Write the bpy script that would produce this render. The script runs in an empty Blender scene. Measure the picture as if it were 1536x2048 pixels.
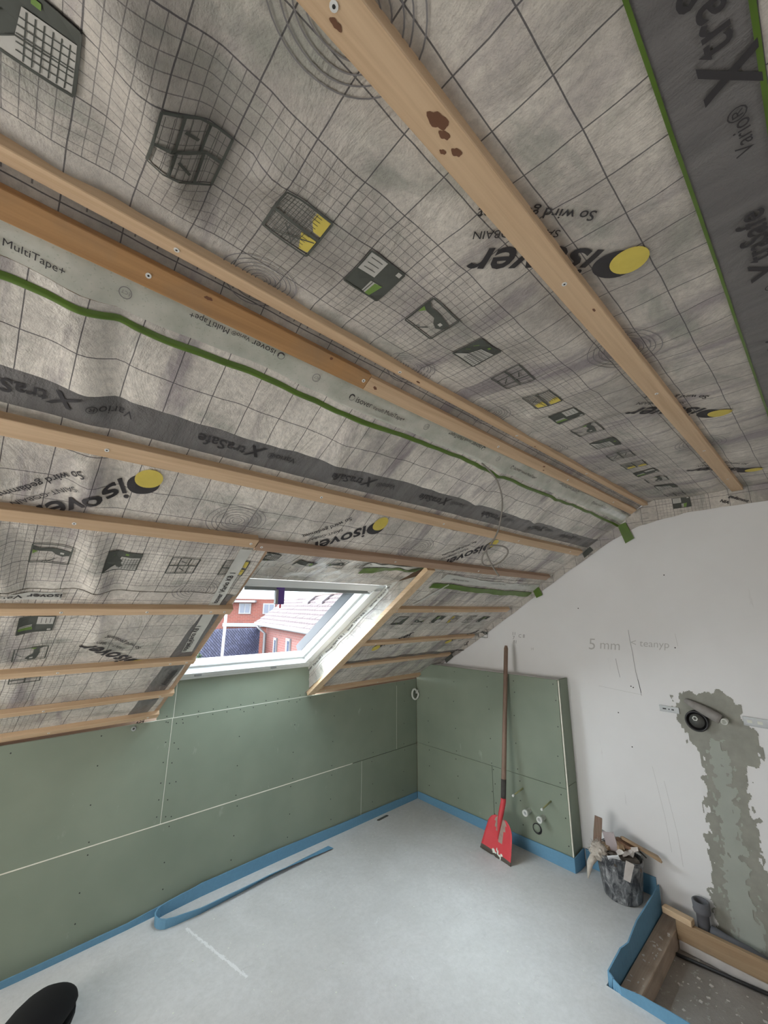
import bpy, bmesh, math, random
from mathutils import Vector, Matrix, noise
random.seed(7)
SC = bpy.context.scene
COL = SC.collection
# ------------------------------------------------------------------ camera
R_ = (0.73992, -0.67266, 0.00709); D_ = (0.16031, 0.16609, -0.97299); F_ = (0.65331, 0.72108, 0.23073)
cd = bpy.data.cameras.new('camera'); cam = bpy.data.objects.new('camera', cd); COL.objects.link(cam)
cd.sensor_fit = 'VERTICAL'; cd.sensor_height = 36.0; cd.lens = 800 / 2048 * 36.0
cd.clip_start = 0.02; cd.clip_end = 300
m = Matrix(((R_[0], -D_[0], -F_[0], -2.7767), (R_[1], -D_[1], -F_[1], -2.62135), (R_[2], -D_[2], -F_[2], 1.55), (0, 0, 0, 1)))
cam.matrix_world = m
SC.camera = cam
# ------------------------------------------------------------------ sky, sun, added fill lamps behind the camera
w = bpy.data.worlds.new('sky'); SC.world = w; w.use_nodes = True
bg = w.node_tree.nodes['Background']; bg.inputs[0].default_value = (0.86, 0.93, 1.0, 1); bg.inputs[1].default_value = 8.5
sd = bpy.data.lights.new('sun', 'SUN'); sd.energy = 16.0; sd.angle = math.radians(60); sd.color = (0.86, 0.94, 1.0)
so = bpy.data.objects.new('sun', sd); COL.objects.link(so)
so.rotation_euler = Vector((0.56, -0.62, -0.52)).to_track_quat('-Z', 'Y').to_euler(); so.location = (-3, 6, 9)
def area(name, loc, aim, sx, sy, e, col=(1, 1, 1)):
    l = bpy.data.lights.new(name, 'AREA'); l.shape = 'RECTANGLE'; l.size = sx; l.size_y = sy; l.energy = e; l.color = col
    o = bpy.data.objects.new(name, l); COL.objects.link(o); o.location = loc
    o.rotation_euler = (Vector(aim) - Vector(loc)).to_track_quat('-Z', 'Y').to_euler(); return o
area('back_fill', (-4.62, -1.15, 0.95), (0, -1.5, 1.15), 1.0, 0.9, 34, (1.0, 0.965, 0.91))  # added unseen fill lamp, brightens the gable and boxing
area('side_fill', (-2.2, -4.62, 1.2), (-1.8, 0, 1.2), 1.2, 1.0, 3.5, (1.0, 0.90, 0.78))  # weak warm fill lamp, added on the camera side
SC.view_settings.view_transform = 'Standard'; SC.view_settings.look = 'None'
SC.view_settings.exposure = 0.18; SC.view_settings.gamma = 1.0
try: SC.view_settings.use_curve_mapping = False
except Exception: pass
SC.cycles.use_denoising = True
SC.cycles.max_bounces = 8; SC.cycles.diffuse_bounces = 5

# ------------------------------------------------------------------ material helper
class NT:
    def __init__(s, name, rough=0.7, metal=0.0):
        s.m = bpy.data.materials.new(name); s.m.use_nodes = True; s.t = s.m.node_tree
        s.b = s.t.nodes['Principled BSDF']; s.b.inputs['Roughness'].default_value = rough; s.b.inputs['Metallic'].default_value = metal
    def n(s, k, **kw):
        x = s.t.nodes.new(k)
        for a, v in kw.items(): setattr(x, a, v)
        return x
    def put(s, sock, v):
        if isinstance(v, (int, float)): sock.default_value = v
        elif isinstance(v, (tuple, list)): sock.default_value = tuple(v) if len(v) != 3 or sock.type != 'RGBA' else (*v, 1)
        else: s.t.links.new(v, sock)
    def mth(s, op, a, b=0.0, clamp=False):
        x = s.n('ShaderNodeMath', operation=op, use_clamp=clamp); s.put(x.inputs[0], a); s.put(x.inputs[1], b); return x.outputs[0]
    def mix(s, f, a, b, bt='MIX'):
        x = s.n('ShaderNodeMix', data_type='RGBA', blend_type=bt); s.put(x.inputs[0], f); s.put(x.inputs[6], a); s.put(x.inputs[7], b); return x.outputs[2]
    def co(s, kind='Object'): return s.n('ShaderNodeTexCoord').outputs[kind]
    def geo(s): return s.n('ShaderNodeNewGeometry').outputs['Position']
    def map(s, v, sc=(1, 1, 1), rot=(0, 0, 0)):
        x = s.n('ShaderNodeMapping'); s.put(x.inputs[0], v); x.inputs['Scale'].default_value = sc; x.inputs['Rotation'].default_value = rot; return x.outputs[0]
    def noise(s, v, scale, det=3, rough=0.55, dist=0.0):
        x = s.n('ShaderNodeTexNoise'); s.put(x.inputs['Vector'], v); x.inputs['Scale'].default_value = scale
        x.inputs['Detail'].default_value = det; x.inputs['Roughness'].default_value = rough; x.inputs['Distortion'].default_value = dist; return x.outputs[0]
    def ramp(s, f, *st):
        x = s.n('ShaderNodeValToRGB'); s.put(x.inputs[0], f); e = x.color_ramp.elements
        while len(e) < len(st): e.new(0.5)
        for q, (p, c) in zip(e, st): q.position = p; q.color = (*c, 1) if isinstance(c, tuple) else (c, c, c, 1)
        return x.outputs[0]
    def col(s, v): s.put(s.b.inputs['Base Color'], v); return s
    def bump(s, h, st=0.3, d=0.002):
        x = s.n('ShaderNodeBump'); x.inputs['Strength'].default_value = st; x.inputs['Distance'].default_value = d
        s.put(x.inputs['Height'], h); s.t.links.new(x.outputs[0], s.b.inputs['Normal']); return s
def plain(name, c, rough=0.6, metal=0.0, var=0.12, sc=30):
    n = NT(name, rough, metal); f = n.noise(n.co(), sc, 4)
    n.col(n.mix(f, tuple(x * (1 - var) for x in c), tuple(min(1, x * (1 + var)) for x in c))); return n.m

def wood(name, a, b, axis=0, stain=0.0):
    n = NT(name, 0.62); p = n.geo()
    sc = [60, 60, 60]; sc[axis] = 2.2
    g = n.noise(n.map(p, tuple(sc)), 1.0, 5, 0.6, 0.6)
    g2 = n.noise(n.map(p, tuple(x * 0.25 for x in sc)), 1.0, 3)
    c = n.mix(n.ramp(g, (0.3, 0.0), (0.75, 1.0)), a, b)
    c = n.mix(n.mth('MULTIPLY', n.ramp(g2, (0.45, 0.0), (0.8, 1.0)), 0.5), c, tuple(x * 0.78 for x in a))
    if stain: c = n.mix(n.mth('MULTIPLY', n.ramp(n.noise(p, 9, 4), (0.5, 0.0), (0.7, 1.0)), stain), c, (0.22, 0.17, 0.12))
    n.col(c).bump(g, 0.25, 0.001); return n.m
M = {}
M['pine'] = wood('pine', (0.52, 0.35, 0.21), (0.70, 0.51, 0.33))
M['pine_y'] = wood('pine_along_slope', (0.60, 0.42, 0.25), (0.78, 0.60, 0.40), 1)
M['orange_pine'] = wood('orange_pine', (0.36, 0.19, 0.075), (0.50, 0.28, 0.12), 0, 0.3)
M['brown_pine'] = wood('brown_pine', (0.34, 0.22, 0.15), (0.48, 0.33, 0.23))
M['brown_pine_y'] = wood('brown_pine_along_slope', (0.42, 0.28, 0.18), (0.60, 0.42, 0.28), 1)
M['old_x'] = wood('dusty_board', (0.36, 0.27, 0.20), (0.50, 0.40, 0.32), 0, 0.5)
M['old_y'] = wood('dusty_board_side', (0.32, 0.21, 0.12), (0.46, 0.33, 0.20), 1, 0.5)
M['handle'] = wood('grimy_ash', (0.17, 0.105, 0.075), (0.30, 0.20, 0.15), 2, 0.5)
M['knot'] = plain('knot', (0.16, 0.07, 0.035), 0.6, sc=60)
M['screw'] = plain('zinc_screw', (0.80, 0.80, 0.78), 0.35, 0.3)
M['dark_hole'] = plain('dark_hole', (0.03, 0.03, 0.03), 0.8)
M['print'] = plain('black_print', (0.035, 0.032, 0.035), 0.75)
M['print_dark'] = plain('dark_picture_print', (0.075, 0.08, 0.07), 0.75, sc=12, var=0.3)
M['print_grey'] = plain('grey_ripple_print', (0.20, 0.19, 0.195), 0.8)
M['print_light'] = plain('picture_paper', (0.50, 0.485, 0.45), 0.8)
M['yellow'] = plain('yellow_print', (0.62, 0.50, 0.10), 0.75)
M['green_print'] = plain('green_print', (0.16, 0.26, 0.06), 0.75)
M['green_tape'] = plain('green_tape', (0.085, 0.155, 0.015), 0.38, var=0.35, sc=14)
M['blue'] = plain('blue_foam', (0.13, 0.29, 0.43), 0.8, var=0.10, sc=70)
M['white_frame'] = plain('white_lacquer', (0.80, 0.83, 0.83), 0.35, var=0.02)
M['grey_alu'] = plain('grey_aluminium', (0.035, 0.037, 0.044), 0.5, var=0.04)
M['bar'] = plain('grey_bar', (0.24, 0.255, 0.26), 0.5, 0.0, var=0.04)
M['purple'] = plain('purple_card', (0.13, 0.07, 0.32), 0.6)
M['packet'] = plain('grey_packet', (0.35, 0.37, 0.36), 0.5)
M['red_tag'] = plain('red_tag', (0.7, 0.03, 0.04), 0.6)
M['cable'] = plain('grey_cable', (0.20, 0.185, 0.165), 0.55)
M['white_plastic'] = plain('white_plastic', (0.66, 0.68, 0.64), 0.45)
M['black_plastic'] = plain('black_plastic', (0.02, 0.02, 0.022), 0.4)
M['black_felt'] = plain('black_felt', (0.002, 0.002, 0.0025), 1.0)
M['rod'] = plain('yellow_zinc_rod', (0.45, 0.45, 0.24), 0.45, 0.3)
M['filler'] = plain('white_filler', (0.66, 0.68, 0.60), 0.9)
M['grey_pipe'] = plain('dusty_grey_pipe', (0.13, 0.135, 0.15), 0.7, var=0.4, sc=14)
M['galv'] = plain('galvanised_rail', (0.42, 0.44, 0.45), 0.45, 0.3, sc=50)
M['cream'] = plain('cream_edge', (0.78, 0.76, 0.66), 0.8)
M['plaster_bit'] = plain('plaster_bit', (0.62, 0.58, 0.55), 0.9, sc=20, var=0.2)
M['wool'] = plain('wool_fluff', (0.52, 0.47, 0.41), 1.0, sc=60, var=0.25)

def membrane_mat(name, tint=(0.66, 0.61, 0.545), tint2=(0.33, 0.305, 0.275), fine0=4, fine1=7, shiny=0.55):
    n = NT(name, shiny)
    uv = n.n('ShaderNodeUVMap'); uv.uv_map = 'sheet'; sp = n.n('ShaderNodeSeparateXYZ'); n.put(sp.inputs[0], uv.outputs[0])
    u, v = sp.outputs[0], sp.outputs[1]
    p = n.geo()
    def line(x, w): return n.mth('LESS_THAN', n.mth('PINGPONG', x, 0.5), w)
    wob = n.mth('MULTIPLY', n.mth('SUBTRACT', n.noise(p, 7, 2), 0.5), 0.09)
    u2 = n.mth('ADD', u, wob); v2 = n.mth('ADD', v, wob)
    g = n.mth('MAXIMUM', line(u2, 0.0115), line(v2, 0.0115))
    sheet = n.mth('GREATER_THAN', v, 0.0)
    fz = n.mth('MULTIPLY', n.mth('GREATER_THAN', v2, float(fine0)), n.mth('LESS_THAN', v2, float(fine1)))
    f = n.mth('MAXIMUM', line(n.mth('MULTIPLY', u2, 5.0), 0.036), line(n.mth('MULTIPLY', v2, 5.0), 0.036))
    f = n.mth('MULTIPLY', n.mth('MULTIPLY', f, fz), 0.62)
    # short ruler ticks past the fine grid
    tz = n.mth('MULTIPLY', n.mth('GREATER_THAN', v2, 7.55), n.mth('LESS_THAN', v2, 7.95))
    tk = n.mth('MULTIPLY', n.mth('MULTIPLY', line(n.mth('MULTIPLY', u2, 2.5), 0.035), tz), 0.7)
    ink = n.mth('MAXIMUM', n.mth('MAXIMUM', n.mth('MULTIPLY', g, 0.85), f), tk)
    band = n.mth('MULTIPLY', n.mth('LESS_THAN', v, 0.02), n.mth('GREATER_THAN', v, -1.0))
    big = n.ramp(n.noise(p, 3.2, 5, 0.65), (0.36, 0.0), (0.66, 1.0))
    c = n.mix(big, tint, tint2)
    sm = n.ramp(n.noise(n.map(p, (8.5, 1.5, 2.0)), 1.0, 4, 0.6, 0.4), (0.53, 0.0), (0.66, 1.0))
    c = n.mix(n.mth('MULTIPLY', sm, 0.72), c, (0.235, 0.20, 0.225))
    sg = n.ramp(n.noise(n.map(p, (4.0, 9.0, 3.0)), 1.0, 4, 0.6, 0.4), (0.56, 0.0), (0.70, 1.0))
    c = n.mix(n.mth('MULTIPLY', sg, 0.6), c, (0.24, 0.26, 0.22))
    mott = n.noise(p, 75, 5, 0.75)
    c = n.mix(n.mth('MULTIPLY', n.ramp(mott, (0.40, 0.0), (0.70, 1.0)), 0.38), c, (0.20, 0.185, 0.18))
    bn = n.noise(n.map(p, (30, 3.5, 6)), 1.0, 4)
    c = n.mix(band, c, n.mix(bn, (0.085, 0.08, 0.08), (0.21, 0.20, 0.195)))
    c = n.mix(n.mth('MULTIPLY', ink, n.mth('SUBTRACT', 1.0, band)), c, (0.05, 0.046, 0.055))
    n.col(c)
    n.bump(n.mth('ADD', n.mth('MULTIPLY', n.noise(p, 340, 2), 0.5), n.mth('ADD', n.noise(p, 45, 4, 0.6), n.mth('MULTIPLY', n.noise(n.map(p, (9, 4, 6)), 1.0, 5, 0.6, 1.0), 6.0))), 0.68, 0.0024)
    return n.m
M['memb'] = membrane_mat('fleece_membrane')
M['memb_shiny_lit'] = membrane_mat('membrane_film_bounce_lit', (0.82, 0.765, 0.69), (0.50, 0.465, 0.42), shiny=0.26)  # shiny film; paler tint paints in light bounced up from the floor
def tape_mat():
    n = NT('translucent_tape', 0.25); p = n.geo(); n.b.inputs['Base Color'].default_value = (0.62, 0.63, 0.55, 1)
    c = n.mix(n.ramp(n.noise(p, 14, 4), (0.35, 0.0), (0.7, 1.0)), (0.72, 0.72, 0.64), (0.52, 0.55, 0.47))
    dots = n.mth('LESS_THAN', n.noise(p, 220, 1), 0.33)
    n.col(n.mix(n.mth('MULTIPLY', dots, 0.25), c, (0.22, 0.27, 0.18))); n.bump(n.noise(p, 40, 3), 0.3, 0.002)
    t = n.n('ShaderNodeBsdfTransparent'); x = n.n('ShaderNodeMixShader'); x.inputs[0].default_value = 0.72
    n.t.links.new(t.outputs[0], x.inputs[1]); n.t.links.new(n.b.outputs[0], x.inputs[2]); n.t.links.new(x.outputs[0], n.t.nodes['Material Output'].inputs['Surface']); return n.m
M['tape'] = tape_mat()
M['tape_white'] = plain('white_tape', (0.55, 0.55, 0.51), 0.35, var=0.15, sc=20)
def board_mat():
    n = NT('green_plasterboard', 0.62); p = n.geo()
    c = n.mix(n.ramp(n.noise(p, 2.4, 3), (0.3, 0.0), (0.7, 1.0)), (0.20, 0.24, 0.185), (0.245, 0.285, 0.22))
    c = n.mix(n.mth('MULTIPLY', n.ramp(n.noise(n.map(p, (14, 14, 5), (0.3, 0.2, 0.5)), 1.0, 5, 0.7, 0.3), (0.66, 0.0), (0.75, 1.0)), 0.30), c, (0.50, 0.53, 0.45))
    n.col(c).bump(n.noise(p, 160, 2), 0.15, 0.001); return n.m
M['board'] = board_mat()
def floor_mat():
    n = NT('screed', 0.75); p = n.geo()
    c = n.mix(n.ramp(n.noise(p, 1.7, 5, 0.6), (0.3, 0.0), (0.72, 1.0)), (0.55, 0.54, 0.52), (0.64, 0.635, 0.63))
    d = n.ramp(n.noise(n.map(p, (5, 14, 1), (0, 0, 0.9)), 1.0, 6, 0.7, 0.5), (0.62, 0.0), (0.78, 1.0))
    c = n.mix(n.mth('MULTIPLY', d, 0.5), c, (0.26, 0.25, 0.24))
    l = n.ramp(n.noise(n.map(p, (9, 6, 1), (0, 0, 0.5)), 1.0, 6, 0.75, 0.4), (0.64, 0.0), (0.72, 1.0))
    c = n.mix(n.mth('MULTIPLY', l, 0.6), c, (0.80, 0.81, 0.81))
    c = n.mix(n.mth('MULTIPLY', n.ramp(n.noise(p, 42, 5, 0.7), (0.4, 0.0), (0.75, 1.0)), 0.30), c, (0.36, 0.355, 0.34))
    st = n.ramp(n.noise(n.map(p, (6, 34, 1), (0, 0, -0.6)), 1.0, 6, 0.75, 0.3), (0.66, 0.0), (0.72, 1.0))
    c = n.mix(n.mth('MULTIPLY', st, 0.55), c, (0.30, 0.29, 0.28))
    s2 = n.ramp(n.noise(n.map(p, (60, 9, 1), (0, 0, 0.35)), 1.0, 5, 0.75), (0.68, 0.0), (0.74, 1.0))
    c = n.mix(n.mth('MULTIPLY', s2, 0.7), c, (0.84, 0.85, 0.85))
    cl = n.ramp(n.noise(p, 3.3, 6, 0.7, 0.8), (0.42, 0.0), (0.62, 1.0))
    c = n.mix(n.mth('MULTIPLY', cl, 0.30), c, (0.42, 0.415, 0.395))
    # chalky scrape from (-1.88, -0.20) to (-1.77, -0.66)
    def lin(v, off): x = n.n('ShaderNodeVectorMath', operation='DOT_PRODUCT'); n.put(x.inputs[0], p); x.inputs[1].default_value = v; return n.mth('SUBTRACT', x.outputs['Value'], off)
    du, dw = lin((0.2326, -0.9726, 0), -0.4373 + 0.1945), lin((0.9726, 0.2326, 0), -1.8285 - 0.0465)
    wd = n.mth('MULTIPLY', n.mth('SUBTRACT', n.noise(n.map(p, (90, 30, 1)), 1.0, 4, 0.8), 0.36), 0.045)
    ed_ = n.mth('MULTIPLY', n.mth('GREATER_THAN', du, 0.0), n.mth('LESS_THAN', du, 0.47))
    c = n.mix(n.mth('MULTIPLY', n.mth('MULTIPLY', n.mth('LESS_THAN', n.mth('ABSOLUTE', dw), wd), ed_), 0.5), c, (0.88, 0.88, 0.88))
    n.col(c).bump(n.noise(p, 26, 6, 0.7), 0.35, 0.004); return n.m
M['floor'] = floor_mat()
def wallp_mat():
    n = NT('white_render', 0.8); p = n.geo()
    c = n.mix(n.ramp(n.noise(p, 1.6, 4), (0.3, 0.0), (0.7, 1.0)), (0.74, 0.735, 0.73), (0.80, 0.80, 0.80))
    s = n.ramp(n.noise(n.map(p, (1, 22, 3), (0.3, 0, 0)), 1.0, 5, 0.7), (0.68, 0.0), (0.76, 1.0))
    c = n.mix(n.mth('MULTIPLY', s, 0.25), c, (0.33, 0.32, 0.31))
    n.col(c).bump(n.noise(p, 45, 4), 0.12, 0.002); return n.m
M['wall'] = wallp_mat()
M['patch'] = plain('damp_patch_mortar', (0.30, 0.30, 0.262), 0.85, var=0.28, sc=16)
M['patch_mid'] = plain('smooth_patch_mortar', (0.37, 0.395, 0.35), 0.85, var=0.14, sc=9)
M['pencil'] = plain('pencil_mark', (0.22, 0.21, 0.21), 0.9)
M['pencil_light'] = plain('faint_pencil_mark', (0.50, 0.49, 0.475), 0.9)
def bucket_mat():
    n = NT('plaster_smeared_rubber', 0.55); p = n.geo()
    f = n.noise(n.map(p, (26, 26, 13), (0.5, 0.3, 0)), 1.0, 5, 0.65, 1.2)
    n.col(n.ramp(f, (0.40, (0.035, 0.038, 0.045)), (0.56, (0.20, 0.205, 0.21)), (0.72, (0.50, 0.50, 0.50)))); n.bump(f, 0.5, 0.003); return n.m
M['bucket'] = bucket_mat()
def shovel_mat():
    n = NT('worn_red_paint', 0.5); p = n.co()
    c = n.mix(n.noise(p, 12, 3), (0.50, 0.035, 0.045), (0.62, 0.06, 0.07))
    n.col(c); return n.m
M['red'] = shovel_mat()
M['rust'] = plain('bare_dirty_steel', (0.30, 0.22, 0.18), 0.7, var=0.4, sc=30)
M['dark_edge'] = plain('worn_steel_edge', (0.09, 0.075, 0.06), 0.6)
def pit_mat():
    n = NT('dusty_rubble_floor', 0.9); p = n.geo()
    c = n.mix(n.noise(p, 6, 5, 0.7), (0.22, 0.195, 0.17), (0.40, 0.37, 0.34))
    c = n.mix(n.ramp(n.noise(p, 30, 4, 0.7), (0.6, 0.0), (0.7, 1.0)), c, (0.55, 0.53, 0.50))
    n.col(c).bump(n.noise(p, 30, 5, 0.7), 0.7, 0.01); return n.m
M['pit'] = pit_mat()
def brick_mat(name, a, b, mortar, dr):
    n = NT(name, 0.8); x = n.n('ShaderNodeTexBrick'); p = n.geo(); d = n.n('ShaderNodeVectorMath', operation='DOT_PRODUCT'); n.put(d.inputs[0], p); d.inputs[1].default_value = (*dr, 0)
    sp = n.n('ShaderNodeSeparateXYZ'); n.put(sp.inputs[0], p); cb = n.n('ShaderNodeCombineXYZ'); n.put(cb.inputs[0], d.outputs['Value']); n.put(cb.inputs[1], sp.outputs[2])
    n.put(x.inputs['Vector'], cb.outputs[0]); n.put(x.inputs['Color1'], (*a, 1)); n.put(x.inputs['Color2'], (*b, 1)); n.put(x.inputs['Mortar'], (*mortar, 1))
    x.inputs['Scale'].default_value = 1.0; x.inputs['Brick Width'].default_value = 0.24; x.inputs['Row Height'].default_value = 0.08; x.inputs['Mortar Size'].default_value = 0.008
    n.col(x.outputs[0]); return n.m
M['rooftile'] = plain('brown_roof_tile', (0.050, 0.034, 0.035), 0.8, var=0.2, sc=3)
M['slate'] = plain('blue_slate', (0.028, 0.031, 0.058), 0.6, var=0.15, sc=5)
M['white_ext'] = plain('white_paint_outdoors', (0.16, 0.16, 0.165), 0.6)
M['pane_ext'] = plain('reflecting_pane', (0.05, 0.06, 0.085), 0.1)
M['leaf'] = plain('hedge_leaf', (0.035, 0.07, 0.02), 0.8, var=0.4)
M['lawn'] = plain('lawn', (0.03, 0.045, 0.015), 0.9)
M['flower'] = plain('red_flower', (0.2, 0.008, 0.012), 0.8)
M['timber_dark'] = plain('roof_boarding', (0.20, 0.13, 0.08), 0.9)
def glass_mat():
    n = NT('window_glass', 0.02); t = n.n('ShaderNodeBsdfTransparent'); g_ = n.n('ShaderNodeBsdfGlossy'); x = n.n('ShaderNodeMixShader'); lw = n.n('ShaderNodeLayerWeight')
    t.inputs[0].default_value = (0.93, 0.97, 0.98, 1); g_.inputs['Roughness'].default_value = 0.02; lw.inputs['Blend'].default_value = 0.25
    n.put(x.inputs[0], n.mth('MULTIPLY', lw.outputs['Fresnel'], 0.7)); n.t.links.new(t.outputs[0], x.inputs[1]); n.t.links.new(g_.outputs[0], x.inputs[2])
    n.t.links.new(x.outputs[0], n.t.nodes['Material Output'].inputs['Surface']); return n.m
M['glass'] = glass_mat()

# ------------------------------------------------------------------ object helpers
def mesh(name, vs, fs, mats, parent=None, loc=None, smooth=False, mi=None, uvs=None):
    me = bpy.data.meshes.new(name); me.from_pydata([tuple(v) for v in vs], [], fs)
    for mm in (mats if isinstance(mats, (list, tuple)) else [mats]): me.materials.append(mm)
    if mi: me.polygons.foreach_set('material_index', mi)
    if smooth: me.polygons.foreach_set('use_smooth', [True] * len(me.polygons))
    if uvs:
        l = me.uv_layers.new(name='sheet'); flat = []
        for lp in me.loops: flat += uvs[lp.vertex_index]
        l.data.foreach_set('uv', flat)
    me.update()
    o = bpy.data.objects.new(name, me); COL.objects.link(o)
    if parent: o.parent = parent
    if loc: o.location = loc
    return o
def tag(o, label=None, cat=None, group=None, kind=None):
    if label: o['label'] = label
    if cat: o['category'] = cat
    if group: o['group'] = group
    if kind: o['kind'] = kind
    return o
def thing(name, label, cat, loc=(0, 0, 0), group=None):
    o = bpy.data.objects.new(name, None); COL.objects.link(o); o.location = loc; o.empty_display_size = 0.05
    bpy.context.view_layer.update()
    return tag(o, label, cat, group)
def under(o, t):       # parent while the mesh stays in world coordinates
    o.parent = t
    o.matrix_parent_inverse = Matrix.Translation(-Vector(t.location)) if t.rotation_euler[:] == (0, 0, 0) else t.matrix_world.inverted()
    return o
class MB:
    def __init__(s): s.bm = bmesh.new(); s.mi = 0
    def hexa(s, c):    # 8 corners: bottom 4 then top 4
        v = [s.bm.verts.new(p) for p in c]
        for f in ((3, 2, 1, 0), (4, 5, 6, 7), (0, 1, 5, 4), (1, 2, 6, 5), (2, 3, 7, 6), (3, 0, 4, 7)):
            q = s.bm.faces.new([v[i] for i in f]); q.material_index = s.mi
        return v
    def box(s, a, b):
        x0, y0, z0 = a; x1, y1, z1 = b
        return s.hexa([(x0, y0, z0), (x1, y0, z0), (x1, y1, z0), (x0, y1, z0), (x0, y0, z1), (x1, y0, z1), (x1, y1, z1), (x0, y1, z1)])
    def tube(s, pts, r, n=8, cap=True, rs=None):
        pts = [Vector(p) for p in pts]; rings = []; up = None
        for i, p in enumerate(pts):
            d = (pts[min(i + 1, len(pts) - 1)] - pts[max(i - 1, 0)]).normalized()
            if up is None: up = d.orthogonal().normalized()
            up = (up - d * up.dot(d)).normalized(); sd_ = d.cross(up); rr = rs[i] if rs else r
            rings.append([s.bm.verts.new(p + (up * math.cos(2 * math.pi * k / n) + sd_ * math.sin(2 * math.pi * k / n)) * rr) for k in range(n)])
        for a, b in zip(rings, rings[1:]):
            for k in range(n):
                f = s.bm.faces.new((a[k], a[(k + 1) % n], b[(k + 1) % n], b[k])); f.smooth = True; f.material_index = s.mi
        if cap:
            s.bm.faces.new(rings[0][::-1]).material_index = s.mi; s.bm.faces.new(rings[-1]).material_index = s.mi
    def lathe(s, prof, c, axis='z', n=28):
        rings = []
        for r, h in prof:
            ring = []
            for k in range(n):
                a = 2 * math.pi * k / n; x, y = r * math.cos(a), r * math.sin(a)
                p = {'z': (x, y, h), 'x': (h, x, y), 'y': (x, h, y)}[axis]
                ring.append(s.bm.verts.new((c[0] + p[0], c[1] + p[1], c[2] + p[2])))
            rings.append(ring)
        for a, b in zip(rings, rings[1:]):
            for k in range(n):
                f = s.bm.faces.new((a[k], a[(k + 1) % n], b[(k + 1) % n], b[k])); f.smooth = True; f.material_index = s.mi
    def out(s, name, mats, parent=None, bevel=0.0, world=True):
        if bevel: bmesh.ops.bevel(s.bm, geom=list(s.bm.edges), offset=bevel, segments=1, affect='EDGES')
        bmesh.ops.recalc_face_normals(s.bm, faces=list(s.bm.faces))
        me = bpy.data.meshes.new(name); s.bm.to_mesh(me); s.bm.free()
        for mm in (mats if isinstance(mats, (list, tuple)) else [mats]): me.materials.append(mm)
        o = bpy.data.objects.new(name, me); COL.objects.link(o)
        if parent: under(o, parent) if parent.type == 'EMPTY' else setattr(o, 'parent', parent)
        return o
def box(name, a, b, mat, parent=None, bevel=0.0):
    k = MB(); k.box(a, b); return k.out(name, mat, parent, bevel)
def dress(o, **kw): return tag(o, **kw)

# ------------------------------------------------------------------ roof geometry
A = math.atan(0.655); CA, SA = math.cos(A), math.sin(A)
def SL(x, t, n): return Vector((x, -t * CA + n * SA, 0.93 + t * SA + n * CA))   # along the slope: t up the slope, n outward
def y2t(y): return -y / CA
BAT = 0.026
flat_b = [-2.36, -1.909, -2.83, -3.3]
slope_b = [-1.86, -1.50, -1.272, -0.91, -0.555, -0.27, -0.06]
def sm(a, b, x): t = max(0, min(1, (x - a) / (b - a))); return t * t * (3 - 2 * t)
creases = [(-2.70, -1.45, 0.5, 0.035, 0.012), (-2.645, -1.5, 0.45, 0.02, -0.008), (-2.60, -1.1, 0.45, 0.03, 0.016), (-1.30, -1.6, 0.35, 0.03, 0.010), (-0.75, -1.55, 0.35, 0.03, 0.010),
           (-2.05, -1.55, 0.2, 0.03, 0.008), (-2.84, -1.15, 0.4, 0.03, 0.02), (-2.80, -0.75, 0.3, 0.03, 0.018), (-0.35, -1.4, 0.3, 0.03, 0.008), (-1.55, -2.1, .25, .04, .008), (-2.9, -1.4, 0.5, 0.03, 0.012)]
def sag(x, y):
    near = 9.0
    for b in (flat_b if y < -1.93 else slope_b): near = min(near, abs(y - b))
    f = sm(0.0, 0.10, near)
    d = 0.010 * f * (0.6 + noise.noise(Vector((x * 2.1, y * 3.0, 1.7)))) + 0.0085 * noise.noise(Vector((x * 5.2, y * 7.0, 0.3))) * f + 0.0045 * noise.noise(Vector((x * 15, y * 13, 5.3))) * f
    for cx, cy, ly, wd, am in creases:
        d += f * am * math.exp(-((x - cx - 0.25 * (y - cy)) / wd) ** 2 - ((y - cy) / ly) ** 2)
    if y < -1.93:      # the deep folds of the ceiling sheet near the camera
        d += f * (0.045 * math.exp(-((x + 2.73 - 0.55 * (y + 2.1)) / 0.055) ** 2 - ((y + 2.12) / 0.13) ** 2) - 0.030 * math.exp(-((x + 2.64 - 0.2 * (y + 2.1)) / 0.05) ** 2 - ((y + 2.1) / 0.12) ** 2)
             + 0.02 * math.exp(-((x + 2.57 + 0.9 * (y + 2.15)) / 0.04) ** 2 - ((y + 2.13) / 0.07) ** 2))
    return d
def surf(x, y, lift=0.0):
    zf = 2.19 + 0.024; zs = 0.93 - 0.655 * y + BAT / CA
    z = min(zf, zs); k = 0.02
    h = max(0, min(1, 0.5 + 0.5 * (zs - zf) / k)); z = zs * (1 - h) + zf * h - k * h * (1 - h)
    return z - max(-0.004, sag(x, y)) - lift
CELL = 0.0891
def gridmesh(name, x0, x1, y0, y1, nx, ny, pf, uvf, mat, edge=None):
    vs, uv, fs = [], [], []
    for j in range(ny + 1):
        for i in range(nx + 1):
            x = x0 + (x1 - x0) * i / nx; y = y0 + (y1 - y0) * j / ny
            if edge: x, y = edge(x, y, i / nx, j / ny)
            vs.append(pf(x, y)); uv.append(uvf(x, y))
    for j in range(ny):
        for i in range(nx):
            a = j * (nx + 1) + i; fs.append((a, a + nx + 1, a + nx + 2, a + 1))
    return mesh(name, vs, fs, mat, smooth=True, uvs=uv)

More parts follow.
